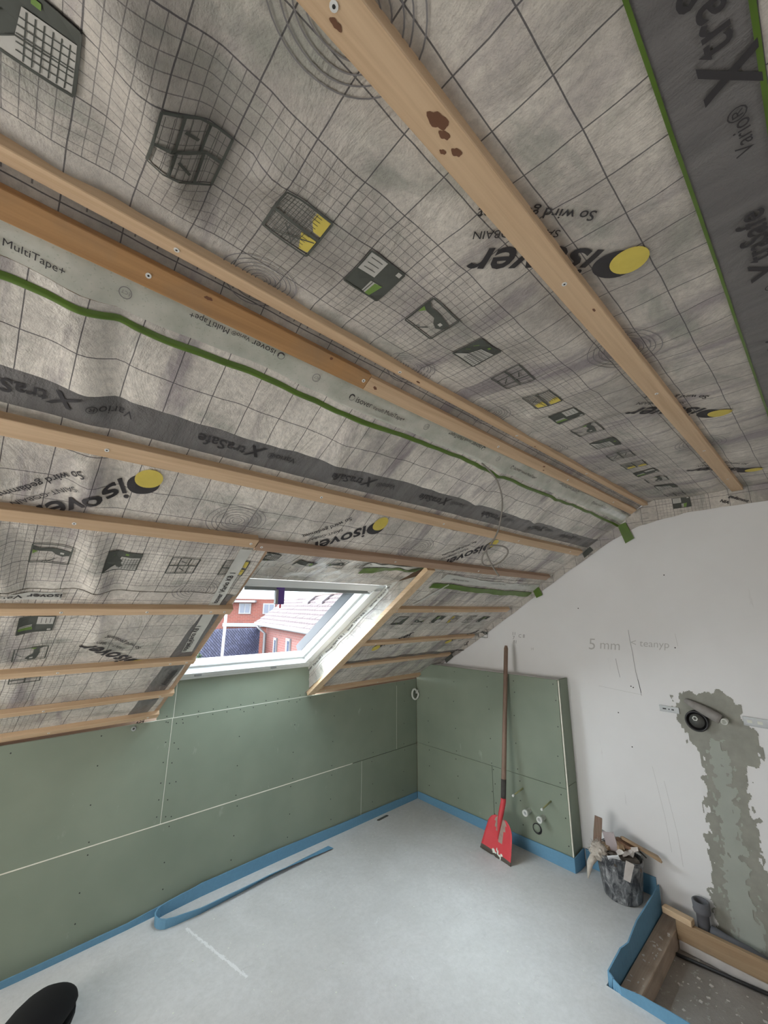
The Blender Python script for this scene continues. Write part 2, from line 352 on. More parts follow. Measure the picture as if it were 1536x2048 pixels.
def sheet(label, x0, x1, y0, y1, uvf, mat, lift=0.0, edge=None, res=0.016):
    o = gridmesh('vapour_membrane', x0, x1, y0, y1, max(2, int((x1 - x0) / res)), max(2, int((y1 - y0) / res)), lambda x, y: (x, y, surf(x, y, lift)), uvf, mat, edge)
    return tag(o, label, 'membrane')
U0f = -2.467; U0s = -2.580
uv_flat = lambda x, y: ((x - U0f) / CELL, (y + 2.58) / 0.0877)
uv_slope = lambda x, y: ((x - U0s) / CELL, (y + 1.53) / 0.0734)
uv_turn = lambda x, y: ((y + 0.2) / 0.0734, (-2.21 - (x + 0.06 * (y + 0.5))) / CELL)
uv_right = lambda x, y: ((x - U0s) / CELL, (-0.385 - y) / 0.0734)
# ceiling sheets (overlap at the joints, each a little lower than the one it covers)
mA = sheet('grey fleece membrane sheet across the flat ceiling, between two long battens', -4.6, 0.125, -2.585, -1.80, uv_flat, M['memb'])
mZ = sheet('fleece membrane sheet with dark lettered edge, at the top right of the ceiling', -4.6, 0.125, -3.6, -2.575, lambda x, y: ((x - U0f) / CELL, (-2.672 - y) / 0.0877 if y < -2.672 else (-2.672 - y) / 0.097), M['memb'], 0.0035)
mB = sheet('shiny membrane sheet with a dark lettered band below the green joint', -4.6, 0.125, -1.775, -0.97, uv_slope, M['memb_shiny_lit'], 0.003,
           edge=lambda x, y, i, j: (x, y))
# cut the part of sheet B that would cross the roof window
bm = bmesh.new(); bm.from_mesh(mB.data)
kill = [f for f in bm.faces if -2.10 < f.calc_center_median().x < -1.155 and f.calc_center_median().y > -1.24]
bmesh.ops.delete(bm, geom=kill, context='FACES')
kill = [f for f in bm.faces if f.calc_center_median().x > -1.155 and f.calc_center_median().y > -1.16]
bmesh.ops.delete(bm, geom=kill, context='FACES'); bm.to_mesh(mB.data); bm.free()
mD = sheet('membrane sheet turned upright left of the roof window, its dark band along the rafter', -4.6, -2.115, -0.985, -0.005, uv_turn, M['memb_shiny_lit'], 0.006)
mE = sheet('membrane sheet right of the roof window, above the corner of the green walls', -1.15, 0.125, -1.19, -0.005, uv_right, M['memb_shiny_lit'], 0.006)

# ------------------------------------------------------------------ flat print placed on the sheets
def place(verts, org, ang, slope, lift, pf=surf):
    e1 = (math.cos(ang), math.sin(ang)); e2 = (e1[1], -e1[0]); out = []
    for a, b in verts:
        dx = a * e1[0] + b * e2[0]; dy = a * e1[1] + b * e2[1]
        x = org[0] + dx; y = org[1] + dy * (0.837 if slope else 1.0)
        out.append((x, y, pf(x, y, lift) if pf is surf else pf(x, y)))
    return out
def text2d(s, size, shear=0.0, bold=0.0, width=None, step=0.016):
    c = bpy.data.curves.new('t', 'FONT'); c.body = s; c.size = size; c.shear = shear; c.offset = bold; c.resolution_u = 3; c.fill_mode = 'BOTH'
    o = bpy.data.objects.new('t', c); COL.objects.link(o); bpy.context.view_layer.update()
    dg = bpy.context.evaluated_depsgraph_get(); me = bpy.data.meshes.new_from_object(o.evaluated_get(dg))
    bpy.data.objects.remove(o); bpy.data.curves.remove(c)
    bm = bmesh.new(); bm.from_mesh(me); bpy.data.meshes.remove(me)
    bmesh.ops.triangulate(bm, faces=list(bm.faces))
    for _ in range(3):
        e = [e for e in bm.edges if e.calc_length() > step]
        if not e: break
        bmesh.ops.subdivide_edges(bm, edges=e, cuts=1, use_grid_fill=False); bmesh.ops.triangulate(bm, faces=list(bm.faces))
    xs = [v.co.x for v in bm.verts]; k = (width / (max(xs) - min(xs))) if width else 1.0; x0 = min(xs)
    bm.verts.index_update()
    vs = [((v.co.x - x0) * k, v.co.y * k) for v in bm.verts]; fs = [tuple(v.index for v in f.verts) for f in bm.faces]; bm.free()
    return vs, fs
TC = {}
def text(name, parent, s, size, org, ang, slope=False, lift=0.0025, mat=None, shear=0.0, bold=0.0, width=None, off=(0, 0), pf=surf):
    k = (s, size, shear, bold, width)
    if k not in TC: TC[k] = text2d(s, size, shear, bold, width)
    vs, fs = TC[k]
    o = mesh(name, place([(a + off[0], b + off[1]) for a, b in vs], org, ang, slope, lift, pf), fs, mat or M['print'])
    o.parent = parent; return o
def disc2d(cx, cy, r, n=28, inner=None):
    vs = [(cx, cy)] + [(cx + r * f * math.cos(2 * math.pi * k / n), cy + r * f * math.sin(2 * math.pi * k / n)) for f in (0.5, 1.0) for k in range(n)]
    fs = [(0, 1 + k, 1 + (k + 1) % n) for k in range(n)] + [(1 + k, 1 + n + k, 1 + n + (k + 1) % n, 1 + (k + 1) % n) for k in range(n)]
    return vs, fs
def logo(parent, org, ang, slope, lift=0.0025, k=1.0):
    # dark disc with the yellow disc set over its lower left, then the lettering
    vs, fs = disc2d(0.006 * k, 0.009 * k, 0.035 * k); d = mesh('logo_disc', place([(a * 1.15, b) for a, b in vs], org, ang, slope, lift), fs, M['print']); d.parent = parent
    vs, fs = disc2d(-0.013 * k, -0.003 * k, 0.031 * k); d = mesh('logo_sun', place([(a * 1.1, b) for a, b in vs], org, ang, slope, lift + 0.0012), fs, M['yellow']); d.parent = parent
    text('lettering', parent, 'isover', 0.105 * k, org, ang, slope, lift, shear=0.28, bold=0.0018, width=0.25 * k, off=(0.045 * k, -0.025 * k))
    text('lettering', parent, 'SAINT-GOBAIN', 0.03 * k, org, ang, slope, lift, width=0.155 * k, off=(0.140 * k, -0.062 * k))
    text('lettering', parent, 'So wird ged\u00e4mmt', 0.034 * k, org, ang, slope, lift, width=0.20 * k, off=(0.096 * k, -0.103 * k), bold=0.0003)
def ripple(parent, c, slope, lift=0.0022, k=1.0, y0=None, y1=None, pf=surf):
    vs, fs = [], []; n = 40
    for q, r in enumerate((0.012, 0.021, 0.031, 0.042, 0.054, 0.066, 0.078)):
        r *= k; wd = 0.0009; b = len(vs)
        for s_ in (-1, 1):
            for j in range(n):
                a = 2 * math.pi * j / n; rr = r + s_ * wd + 0.0035 * k * noise.noise(Vector((q * 3.1, math.cos(a), math.sin(a))))
                vs.append((rr * 1.2 * math.cos(a), rr * math.sin(a)))
        fs += [(b + j, b + (j + 1) % n, b + n + (j + 1) % n, b + n + j) for j in range(n)]
    o = mesh('ripple_print', place(vs, c, math.radians(165), slope, lift, pf), fs, M['print_grey']); o.parent = parent; return o
LD = math.radians(137)
for x in (-2.92, -2.01, -1.10, -0.24): logo(mA, (x, -2.452), LD, False)
for x in (-2.562, -1.72, -0.90): logo(mB, (x, -1.415), LD, True, 0.0055)
for x in (-2.60, -1.70, -0.81): ripple(mA, (x, -2.36), False)
for x in (-2.265, -1.40, -0.55): ripple(mB, (x, -1.33), True, 0.0055)
for x in (-2.50, -2.05, -1.65, -1.2, -0.8, -0.35): ripple(mA, (x, -1.93), True, 0.0026, 0.8)
logo(mD, (-2.345, -0.545), math.radians(222), True, 0.009, 0.95); ripple(mD, (-2.45, -0.27), True, 0.009); ripple(mB, (-2.26, -1.0), True, 0.0062, 0.9)
logo(mE, (-0.92, -0.52), math.radians(-38), True, 0.009, 0.9); logo(mE, (-0.16, -0.52), math.radians(-38), True, 0.009, 0.9)
for x in (-0.72, -0.30): ripple(mE, (x, -1.04), True, 0.009, 0.8)
# dark bands
for x in (-1.64, -2.09, -2.54, -1.19, -0.75, -0.31):
    text('lettering', mZ, 'Vario\u00ae', 0.05, (x, -2.652), math.pi, False, 0.0065, width=0.085)
    text('lettering', mZ, 'X', 0.11, (x - 0.095, -2.668), math.pi, False, 0.0065, shear=0.3, bold=0.002, width=0.075)
    text('lettering', mZ, 'traSafe', 0.05, (x - 0.168, -2.65), math.pi, False, 0.0065, width=0.15, bold=0.0006)
for x in (-3.07, -2.634, -2.20, -1.775, -1.35, -0.92, -0.49, -0.1):
    text('lettering', mB, 'Vario\u00ae', 0.05, (x, -1.585), math.pi, True, 0.0055, width=0.09)
    text('lettering', mB, 'X', 0.09, (x - 0.098, -1.593), math.pi, True, 0.0055, shear=0.3, bold=0.002, width=0.06)
    text('lettering', mB, 'traSafe', 0.05, (x - 0.155, -1.583), math.pi, True, 0.0055, width=0.13, bold=0.0006)
for y in (-0.62, -0.2):
    text('lettering', mD, 'Vario\u00ae', 0.045, (-2.15, y), -math.pi / 2, True, 0.009, width=0.085, bold=0.0005)
    text('lettering', mD, 'XtraSafe', 0.05, (-2.14, y + 0.3), -math.pi / 2, True, 0.009, width=0.17, bold=0.0006)

def picture(parent, kind, x, y, w, h, lift, flip=False, pf=surf, slope=False):
    """one printed square; local p,q in 0..1 (p along +x, q along +y), faces carry dark / light / yellow / green"""
    polys = []; add = lambda m_, *pts: polys.append((m_, pts))
    bar = lambda a, b, t=0.022, m_=4: (lambda d: add(m_, (a[0] - d[1], a[1] + d[0]), (a[0] + d[1], a[1] - d[0]), (b[0] + d[1], b[1] - d[0]), (b[0] - d[1], b[1] + d[0])))((lambda L: ((b[0] - a[0]) / L * t, (b[1] - a[1]) / L * t))(math.hypot(b[0] - a[0], b[1] - a[1])))
    q4 = lambda m_, a, b, c, d: add(m_, (a, b), (c, b), (c, d), (a, d))
    frame = lambda: [bar((0, 0), (1, 0)), bar((1, 0), (1, 1)), bar((1, 1), (0, 1)), bar((0, 1), (0, 0))]
    if kind == 0:      # roof section with yellow insulation, in two rows
        frame(); bar((0, 0.5), (1, 0.5), 0.03)
        for k in range(10): bar((0.06 + k * 0.07, 0.04), (0.02 + k * 0.07, 0.46), 0.006); bar((0.06 + k * 0.07, 0.54), (0.02 + k * 0.07, 0.96), 0.006)
        for k in range(5): bar((0, 0.08 + 0.08 * k), (0.8, 0.08 + 0.08 * k), 0.005); bar((0, 0.56 + 0.08 * k), (0.8, 0.56 + 0.08 * k), 0.005)
        add(2, (0.66, 0.03), (0.97, 0.03), (0.97, 0.40), (0.80, 0.40), (0.66, 0.2)); add(2, (0.62, 0.55), (0.97, 0.55), (0.97, 0.90), (0.78, 0.93))
        bar((0.15, 0.95), (0.95, 0.6), 0.012); bar((0.3, 0.6), (0.6, 0.92), 0.012)
    elif kind == 1:    # checkered squares with a lath
        q4(0, 0, 0, 1, 1); q4(1, 0.02, 0.02, 0.5, 0.5); frame()
        for k in range(3): bar((0.1, 0.12 + 0.13 * k), (0.42, 0.12 + 0.13 * k), 0.008)
        add(1, (0.5, 0.62), (0.72, 0.60), (0.66, 0.98), (0.5, 0.96)); add(3, (0.62, 0.62), (0.82, 0.58), (0.74, 0.98), (0.60, 0.98)); q4(1, 0.84, 0.04, 0.96, 0.15); bar((0.56, 0.62), (0.54, 0.96), 0.012)
    elif kind == 2:    # tape dispenser
        frame(); add(0, (0.0, 0.10), (0.2, 0.25), (0.5, 0.22), (0.97, 0.30), (0.97, 0.52), (0.80, 0.64), (0.62, 0.56), (0.5, 0.42), (0.2, 0.42), (0.03, 0.35))
        add(3, (0.02, 0.33), (0.16, 0.40), (0.04, 0.55)); add(1, (0.72, 0.40), (0.82, 0.40), (0.82, 0.50), (0.72, 0.50)); bar((0.42, 0.95), (0.62, 0.75), 0.02); bar((0.30, 0.98), (0.42, 0.86), 0.012)
    elif kind == 3:    # room corner
        q4(0, 0, 0, 1, 1); add(1, (0.41, 0.28), (0.98, 0.24), (0.98, 0.98), (0.05, 0.98), (0.35, 0.68))
        for k in range(6): bar((0.46 + 0.09 * k, 0.30), (0.44 + 0.09 * k, 0.96), 0.008)
        for k in range(5): bar((0.36, 0.42 + 0.11 * k), (0.97, 0.38 + 0.12 * k), 0.008)
        q4(0, 0.50, 0.36, 0.60, 0.46); bar((0.2, 0.2), (0.12, 0.35), 0.012, 3); bar((0.2, 0.5), (0.1, 0.6), 0.012, 3); add(3, (0.5, 0.06), (0.6, 0.06), (0.6, 0.15), (0.5, 0.15)); bar((0.35, 0.68), (0.02, 0.98), 0.008); bar((0.35, 0.68), (0.97, 0.66), 0.010); frame()
    else:              # window panes
        frame(); bar((0, 0.5), (1, 0.5), 0.03); bar((0.33, 0.5), (0.33, 1), 0.022); bar((0.72, 0.5), (0.72, 1), 0.022); bar((0.30, 0), (0.30, 0.5), 0.022); bar((0.66, 0), (0.66, 0.5), 0.022)
        for k in range(8): bar((0.06 + k * 0.12, 0.04), (0.06 + k * 0.12, 0.46), 0.004); bar((0.06 + k * 0.12, 0.54), (0.06 + k * 0.12, 0.96), 0.004)
        bar((0.4, 0.65), (0.62, 0.85), 0.02); bar((0.36, 0.2), (0.58, 0.32), 0.02)
    bmx = bmesh.new(); vs, fs, mi = [], [], []
    for m_, pts in polys:
        v = [bmx.verts.new((p[0], p[1], 0)) for p in pts]; f = bmx.faces.new(v); f.material_index = m_
    for _ in range(2):
        e = [e for e in bmx.edges if e.calc_length() > 0.3]
        if not e: break
        bmesh.ops.subdivide_edges(bmx, edges=e, cuts=1); bmesh.ops.triangulate(bmx, faces=[f for f in bmx.faces if len(f.verts) > 4])
    bmx.verts.index_update()
    for k, v in enumerate(bmx.verts):
        p, q = v.co.x, v.co.y
        if flip == 'turn': p, q = 1 - q, p
        elif flip: q = 1 - q; p = 1 - p
        X, Y = x + p * w, y + q * h
        vs.append((X, Y, pf(X, Y, lift)))
    for f in bmx.faces:
        fs.append(tuple(v.index for v in f.verts)); mi.append(f.material_index)
    bmx.free()
    # each colour a hair lower than the one beneath, so nothing fights
    dz = (0.0, 0.0009, 0.0009, 0.0012, 0.0015); vv, ff = [], []
    for f, m_ in zip(fs, mi):
        b = len(vv); vv += [(vs[i][0], vs[i][1], vs[i][2] - dz[m_]) for i in f]; ff.append(tuple(range(b, b + len(f))))
    o = mesh('printed_picture', vv, ff, [M['print_dark'], M['print_light'], M['yellow'], M['green_print'], M['print_dark']], mi=mi); o.parent = parent; return o
for k in range(-3, 15): picture(mA, k % 5, -2.556 + 0.1782 * k, -2.141, 0.089, 0.088, 0.0024)
for k in range(-2, 3): picture(mB, (k + 3) % 5, -2.580 + 0.1782 * k, -1.163, 0.089, 0.0734, 0.0055)
for k in range(3): picture(mD, (1, 2, 4)[k], -2.748 + 0.006 * k, -0.86 + 0.155 * k, 0.089, 0.068, 0.0085, 'turn')
for k in range(6): picture(mE, (3, 2, 1, 0, 4, 1)[k], -1.02 + 0.1782 * k, -0.826, 0.089, 0.0734, 0.0085, True)

# ------------------------------------------------------------------ tapes
def strip(label, path, wd, mat, lift, name='adhesive_tape', cat='tape', wob=0.0, slope=True, n=60, thick=0.0):
    """a ribbon following (x,y) path on the sheets"""
    pts = []; tot = len(path) - 1
    for i in range(n + 1):
        s = i / n * tot; a = min(int(s), tot - 1); f = s - a
        pts.append((path[a][0] * (1 - f) + path[a + 1][0] * f, path[a][1] * (1 - f) + path[a + 1][1] * f))
    vs, fs = [], []; K = 4
    for i, (x, y) in enumerate(pts):
        a = pts[max(0, i - 1)]; b = pts[min(n, i + 1)]; d = Vector((b[0] - a[0], (b[1] - a[1]) / (0.837 if slope else 1), 0)).normalized(); nn = (-d.y, d.x)
        ww = wd * (1 + wob * noise.noise(Vector((x * 5, y * 5, 2.2))))
        for j in range(K + 1):
            o_ = (j / K - 0.5) * ww; X, Y = x + nn[0] * o_, y + nn[1] * o_ * (0.837 if slope else 1)
            vs.append((X, Y, surf(X, Y, lift + thick * (1 - abs(j / K * 2 - 1)))))
    for i in range(n):
        for j in range(K):
            a = i * (K + 1) + j; fs.append((a, a + 1, a + K + 2, a + K + 1))
    return tag(mesh(name, vs, fs, mat, smooth=True), label, cat)
tp = strip('long pale translucent lettered tape beside the orange batten', [(-4.6, -1.808), (-2.9, -1.808), (-1.6, -1.80), (0.11, -1.79)], 0.068, M['tape'], 0.0075, n=150)
def tape_word(x0, rev):
    an = math.pi if rev else 0.0; y = -1.822 if rev else -1.795; e = -1 if rev else 1
    for s_, dx, sz, wd in (('isover', 0.016, 0.026, 0.058), ('Vario\u00ae', 0.080, 0.022, 0.042), ('MultiTape+', 0.128, 0.022, 0.082)):
        text('lettering', tp, s_, sz, (x0 + e * dx, y), an, True, 0.0092, width=wd, bold=0.0)
    vs, fs = [], []
    for j in range(24):
        a = j / 24 * 2 * math.pi; th = 0.0035 if math.sin(a + 0.7) < 0 else 0.001
        vs += [(x0 + 0.009 * math.cos(a), y + e * -0.006 + 0.009 * 0.84 * math.sin(a)), (x0 + (0.009 - th) * math.cos(a), y + e * -0.006 + (0.009 - th) * 0.84 * math.sin(a))]
    o = mesh('logo_ring', [(a, b, surf(a, b, 0.0092)) for a, b in vs], [(2 * j, 2 * j + 1, (2 * j + 3) % 48, (2 * j + 2) % 48) for j in range(24)], M['print']); o.parent = tp
for k in range(4):
    if k: tape_word(-2.388 + 0.85 * k, True)
    tape_word(-3.01 + 0.852 * k, False)
tape_word(-2.388, True)
for x in (-2.71, -2.28, -1.85, -1.42, -0.99, -0.56):
    vs = []; 
    for j in range(24):
        a = j / 24 * 2 * math.pi
        for r in (0.011, 0.0095): vs.append((x + r * math.cos(a), -1.806 + r * 0.84 * math.sin(a)))
    o = mesh('round_mark', [(a, b, surf(a, b, 0.0092)) for a, b in vs], [(2 * j, 2 * j + 1, (2 * j + 3) % 48, (2 * j + 2) % 48) for j in range(24)], M['print_grey']); o.parent = tp
    text('lettering', tp, 'ECT', 0.011, (x + 0.008, -1.809), math.pi, True, 0.0092, width=0.015, mat=M['print_grey'])
strip('long narrow green joint tape crossing the whole slope under the lettered tape', [(-4.6, -1.745), (-2.88, -1.748), (-2.70, -1.757), (-2.3, -1.752), (-1.6, -1.755), (-1.1, -1.745), (-0.6, -1.748), (0.12, -1.735)], 0.016, M['green_tape'], 0.0045, n=150, thick=0.006)
strip('thin green edge line beside the dark band at the top right of the ceiling', [(-4.6, -2.580), (0.12, -2.572)], 0.005, M['green_tape'], 0.0062, slope=False, n=150)
strip('second thin green edge line, outermost at the top right of the ceiling', [(-4.6, -2.671), (0.12, -2.668)], 0.006, M['green_tape'], 0.0062, slope=False, n=150)
strip('green tape right of the roof window, under the brown batten', [(-1.03, -1.095), (-0.93, -1.105), (-0.55, -1.083), (-0.2, -1.085), (0.12, -1.075)], 0.05, M['green_tape'], 0.011, n=50, wob=0.2)
t2 = strip('white lettered tape just above the short green tape', [(-1.0, -1.165), (-0.5, -1.148), (0.11, -1.14)], 0.062, M['tape_white'], 0.0095, n=50)
for x in (-0.86, -0.45, -0.12): text('lettering', t2, 'isover Vario MultiTape+', 0.02, (x + 0.1, -1.163), math.pi, True, 0.0115, width=0.17)
t3 = strip('white lettered tape running up the slope beside the left rafter of the window', [(-2.178, -1.22), (-2.150, -0.60)], 0.045, M['tape_white'], 0.0085, n=40)
for y in (-1.17, -0.85): text('lettering', t3, 'isover Vario KB 1', 0.026, (-2.157, y + 0.24), -math.pi / 2 - 0.03, True, 0.0105, width=0.21, bold=0.0004)
t4 = strip('white lettered tape above the batten at the far left', [(-4.6, -0.955), (-2.66, -0.955)], 0.045, M['tape_white'], 0.0085, n=50)
text('lettering', t4, 'isover Vario', 0.026, (-2.66, -0.968), math.pi, True, 0.0105, width=0.17, bold=0.0004)
t5 = strip('narrow white tape crossing the membrane right of the window rafter', [(-0.90, -1.12), (-1.02, -0.94)], 0.018, M['tape_white'], 0.0125, n=20)

# ------------------------------------------------------------------ battens
def batten(x0, x1, y, wd, mat, label, flat=False, tk=0.024, screws=(), group=None, knots=(), skew=0.0, slack=0.0):
    L = x1 - x0
    if flat: t = thing('roof_batten', label, 'batten', (x0, y, 2.19), group)
    else: t = thing('roof_batten', label, 'batten', tuple(SL(x0, y2t(y), 0)), group)
    k = MB(); n = max(2, int(L / 0.25))
    def pt(x, a, h):   # a across the batten, h up from its lower face
        b = 0.0022 * noise.noise(Vector((x * 1.3, y * 9, 0))) + skew * (x - x0)
        return Vector((x, y + a + b, 2.19 + h)) if flat else SL(x, y2t(y + b) - a, h)
    rings = []
    for i in range(n + 1):
        x = x0 + L * i / n
        rings.append([k.bm.verts.new(pt(x, a, h)) for a, h in ((-wd / 2 + .0015, 0), (wd / 2 - .0015, 0), (wd / 2, .0015), (wd / 2, tk), (-wd / 2, tk), (-wd / 2, .0015))])
    for a, b in zip(rings, rings[1:]):
        for j in range(6): k.bm.faces.new((a[j], a[(j + 1) % 6], b[(j + 1) % 6], b[j]))
    k.bm.faces.new(rings[0]); k.bm.faces.new(rings[-1][::-1])
    k.out('lath', mat, t)
    for x in screws:
        for r, h, m_, nm in ((0.0055, 0.0012, M['screw'], 'screw'),):
            k = MB(); c = pt(x, 0.0, 0); ax = Vector((0, 0, -1)) if flat else -Vector((0, SA, CA))
            k.tube([c + ax * -0.001, c + ax * 0.0012], 0.0050, 12); k.mi = 1; k.tube([c + ax * 0.0009, c + ax * 0.0015], 0.0020, 8); k.out(nm, [M['screw'], M['dark_hole']], t)
    for x, a, rr in knots:
        k = MB(); c = pt(x, a, 0); ax = Vector((0, 0, -1)) if flat else -Vector((0, SA, CA))
        vs = []
        for j in range(20):
            an = j / 20 * 6.283; r = rr * (1 + 0.22 * math.sin(2 * an + x * 9) + 0.12 * math.sin(5 * an)); vs.append(c + Vector((1.7 * r * math.cos(an), r * math.sin(an) * (1 if flat else CA), 0)) + (Vector((0, 0, -0.0006)) if flat else Vector((0, 0, -r * math.sin(an) * SA)) + ax * 0.0006))
        v = [k.bm.verts.new(q) for q in vs]; k.bm.faces.new(v); k.out('knot', M['knot'], t)
    return t
batten(-4.6, 0.10, -2.36, 0.050, M['pine'], 'long pine batten on the flat ceiling, crossing the large logos, with dark knots', True, screws=(-2.62, -2.05, -1.42, -0.75, -0.2), knots=((-2.455, -0.008, 0.009), (-2.435, -0.003, 0.005), (-2.405, -0.001, 0.005), (-2.42, 0.012, 0.003), (-1.93, -0.012, 0.003), (-2.61, 0.01, 0.004)))
batten(-4.6, 0.11, -1.909, 0.032, M['pine'], 'pale pine batten along the bend where flat ceiling meets slope', True, screws=(-2.655, -2.075, -1.45, -0.8), knots=((-2.00, 0, 0.004), (-1.3, 0.005, 0.003)))
batten(-4.6, -2.152, -1.860, 0.046, M['orange_pine'], 'orange brown batten, uppermost of the slope, at the left', screws=(-2.685, -2.165), knots=((-2.58, -0.012, 0.004), (-2.28, -0.015, 0.003)))
batten(-2.150, 0.06, -1.858, 0.042, M['pine'], 'pale batten that carries on from the orange one towards the gable', screws=(-1.5, -0.9, -0.3), knots=((-2.12, 0.002, 0.004), (-1.15, -0.008, 0.004), (-1.13, 0.008, 0.003)))
batten(-4.6, 0.06, -1.50, 0.048, M['pine'], 'long pine batten just below the dark lettered band', screws=(-2.665, -2.05, -1.4, -0.75, -0.1))
batten(-4.6, -2.164, -1.272, 0.044, M['pine'], 'pine batten ending at a joint above the left window rafter', screws=(-2.685, -2.185))
batten(-2.160, 0.055, -1.262, 0.044, M['brown_pine'], 'brown batten running over the roof window to the gable', screws=(-2.14, -1.47, -0.8))
batten(-4.6, -2.085, -0.908, 0.040, M['pine'], 'batten left of the window, level with its upper half', screws=(-2.65, -2.17, -2.4, -2.115))
batten(-4.6, -2.095, -0.553, 0.040, M['pine'], 'batten left of the window, level with its lower half', screws=(-2.6, -2.2, -2.13))
batten(-4.6, -2.088, -0.268, 0.038, M['pine'], 'batten left of the window, last but one above the green wall', screws=(-2.6, -2.15))
batten(-4.6, -2.09, -0.055, 0.046, M['pine'], 'lowest batten on the left, along the top of the green wall', screws=(-2.55, -2.14))
batten(-1.145, 0.075, -0.912, 0.040, M['pine'], 'short batten right of the window, uppermost of four under the green tape', screws=(-1.12, -0.8, -0.35))
batten(-1.125, 0.06, -0.590, 0.040, M['pine'], 'short batten right of the window, second of four from the top', screws=(-1.0, -0.4))
batten(-1.115, 0.05, -0.345, 0.042, M['pine'], 'short batten right of the window, third of four, ending at a dark flap', screws=(-1.0, -0.45))
batten(-1.09, -0.005, -0.045, 0.046, M['pine'], 'lowest short batten on the right, along the top of the green wall', screws=(-1.0, -0.5))
def rafter_batten(xa, xb, y0, y1, wd, n0, n1, mat, label):
    t = thing('rafter_batten', label, 'batten', tuple(SL(xa, y2t(y0), n0)))
    k = MB(); a, b = y2t(y0), y2t(y1)
    k.hexa([SL(xa, a, n0), SL(xa + wd, a, n0), SL(xb + wd, b, n0), SL(xb, b, n0), SL(xa, a, n1), SL(xa + wd, a, n1), SL(xb + wd, b, n1), SL(xb, b, n1)])
    k.out('lath', mat, t, 0.0015); return t
t = rafter_batten(-2.165, -2.165, -1.215, -0.012, 0.078, 0.024, 0.09, M['brown_pine_y'], 'brown rafter batten down the left side of the roof window')
t = rafter_batten(-1.215, -1.135, -1.235, -0.02, 0.062, -0.004, 0.022, M['pine_y'], 'pale batten down the right side of the roof window')
for y in (-0.912, -0.59, -0.345, -0.09):   # notched blocks under the right rafter batten
    x = -1.215 + (y + 1.235) / 1.215 * 0.08 + 0.062
    k = MB(); a, b = y2t(y - 0.022), y2t(y + 0.022); k.hexa([SL(x + .002, a, 0.002), SL(x + 0.022, a, 0.002), SL(x + 0.022, b, 0.002), SL(x + .002, b, 0.002), SL(x + .002, a, 0.022), SL(x + 0.022, a, 0.022), SL(x + 0.022, b, 0.022), SL(x + .002, b, 0.022)])
    k.out('packing_block', M['pine'], t)

# ------------------------------------------------------------------ room shell
k = MB(); k.box((-4.7, -4.7, -0.3), (-0.655, 0.0, 0.0)); k.box((-0.655, -1.702, -0.3), (0.13, 0.0, 0.0)); k.box((-0.655, -4.7, -0.3), (0.13, -3.2, 0.0))
flo = tag(k.out('floor', M['floor']), kind='structure')
pf = box('floor', (-0.655, -3.2, -0.34), (0.13, -1.702, -0.13), M['pit']); tag(pf, kind='structure')
wr = box('wall_right', (0.13, -4.7, -0.3), (0.30, 0.35, 2.6), M['wall']); tag(wr, kind='structure')
wl = box('wall_left', (-4.7, 0.0135, -0.3), (0.13, 0.10, 0.93), M['timber_dark']); tag(wl, kind='structure')
# rear and camera-side walls with openings added to let daylight in (behind the camera)
k = MB(); k.box((-4.85, -4.85, -0.3), (-4.7, -1.4, 2.6)); k.box((-4.85, -0.9, -0.3), (-4.7, 0.35, 2.6)); k.box((-4.85, -1.4, -0.3), (-4.7, -0.9, 0.7)); k.box((-4.85, -1.4, 1.2), (-4.7, -0.9, 2.6))
tag(k.out('wall_back', M['wall']), kind='structure')
k = MB(); k.box((-4.7, -4.85, -0.3), (-2.4, -4.7, 2.6)); k.box((-2.0, -4.85, -0.3), (0.3, -4.7, 2.6)); k.box((-2.4, -4.85, -0.3), (-2.0, -4.7, 1.0)); k.box((-2.4, -4.85, 1.5), (-2.0, -4.7, 2.6))
tag(k.out('wall_front', M['wall']), kind='structure')
tag(box('ceiling', (-4.85, -4.85, 2.26), (0.30, -1.98, 2.36), M['timber_dark']), kind='structure')
k = MB()               # slope behind the sheets, left open at the window
def slab(x0, x1, y0, y1, n0, n1):
    a, b = y2t(y0), y2t(y1); k.hexa([SL(x0, a, n0), SL(x1, a, n0), SL(x1, b, n0), SL(x0, b, n0), SL(x0, a, n1), SL(x1, a, n1), SL(x1, b, n1), SL(x0, b, n1)])
slab(-4.85, 0.30, -2.02, -1.01, 0.185, 0.26); slab(-4.85, -2.05, -1.01, 0.2, 0.185, 0.26); slab(-1.085, 0.30, -1.01, 0.2, 0.185, 0.26)
tag(k.out('ceiling', M['timber_dark']), kind='structure')
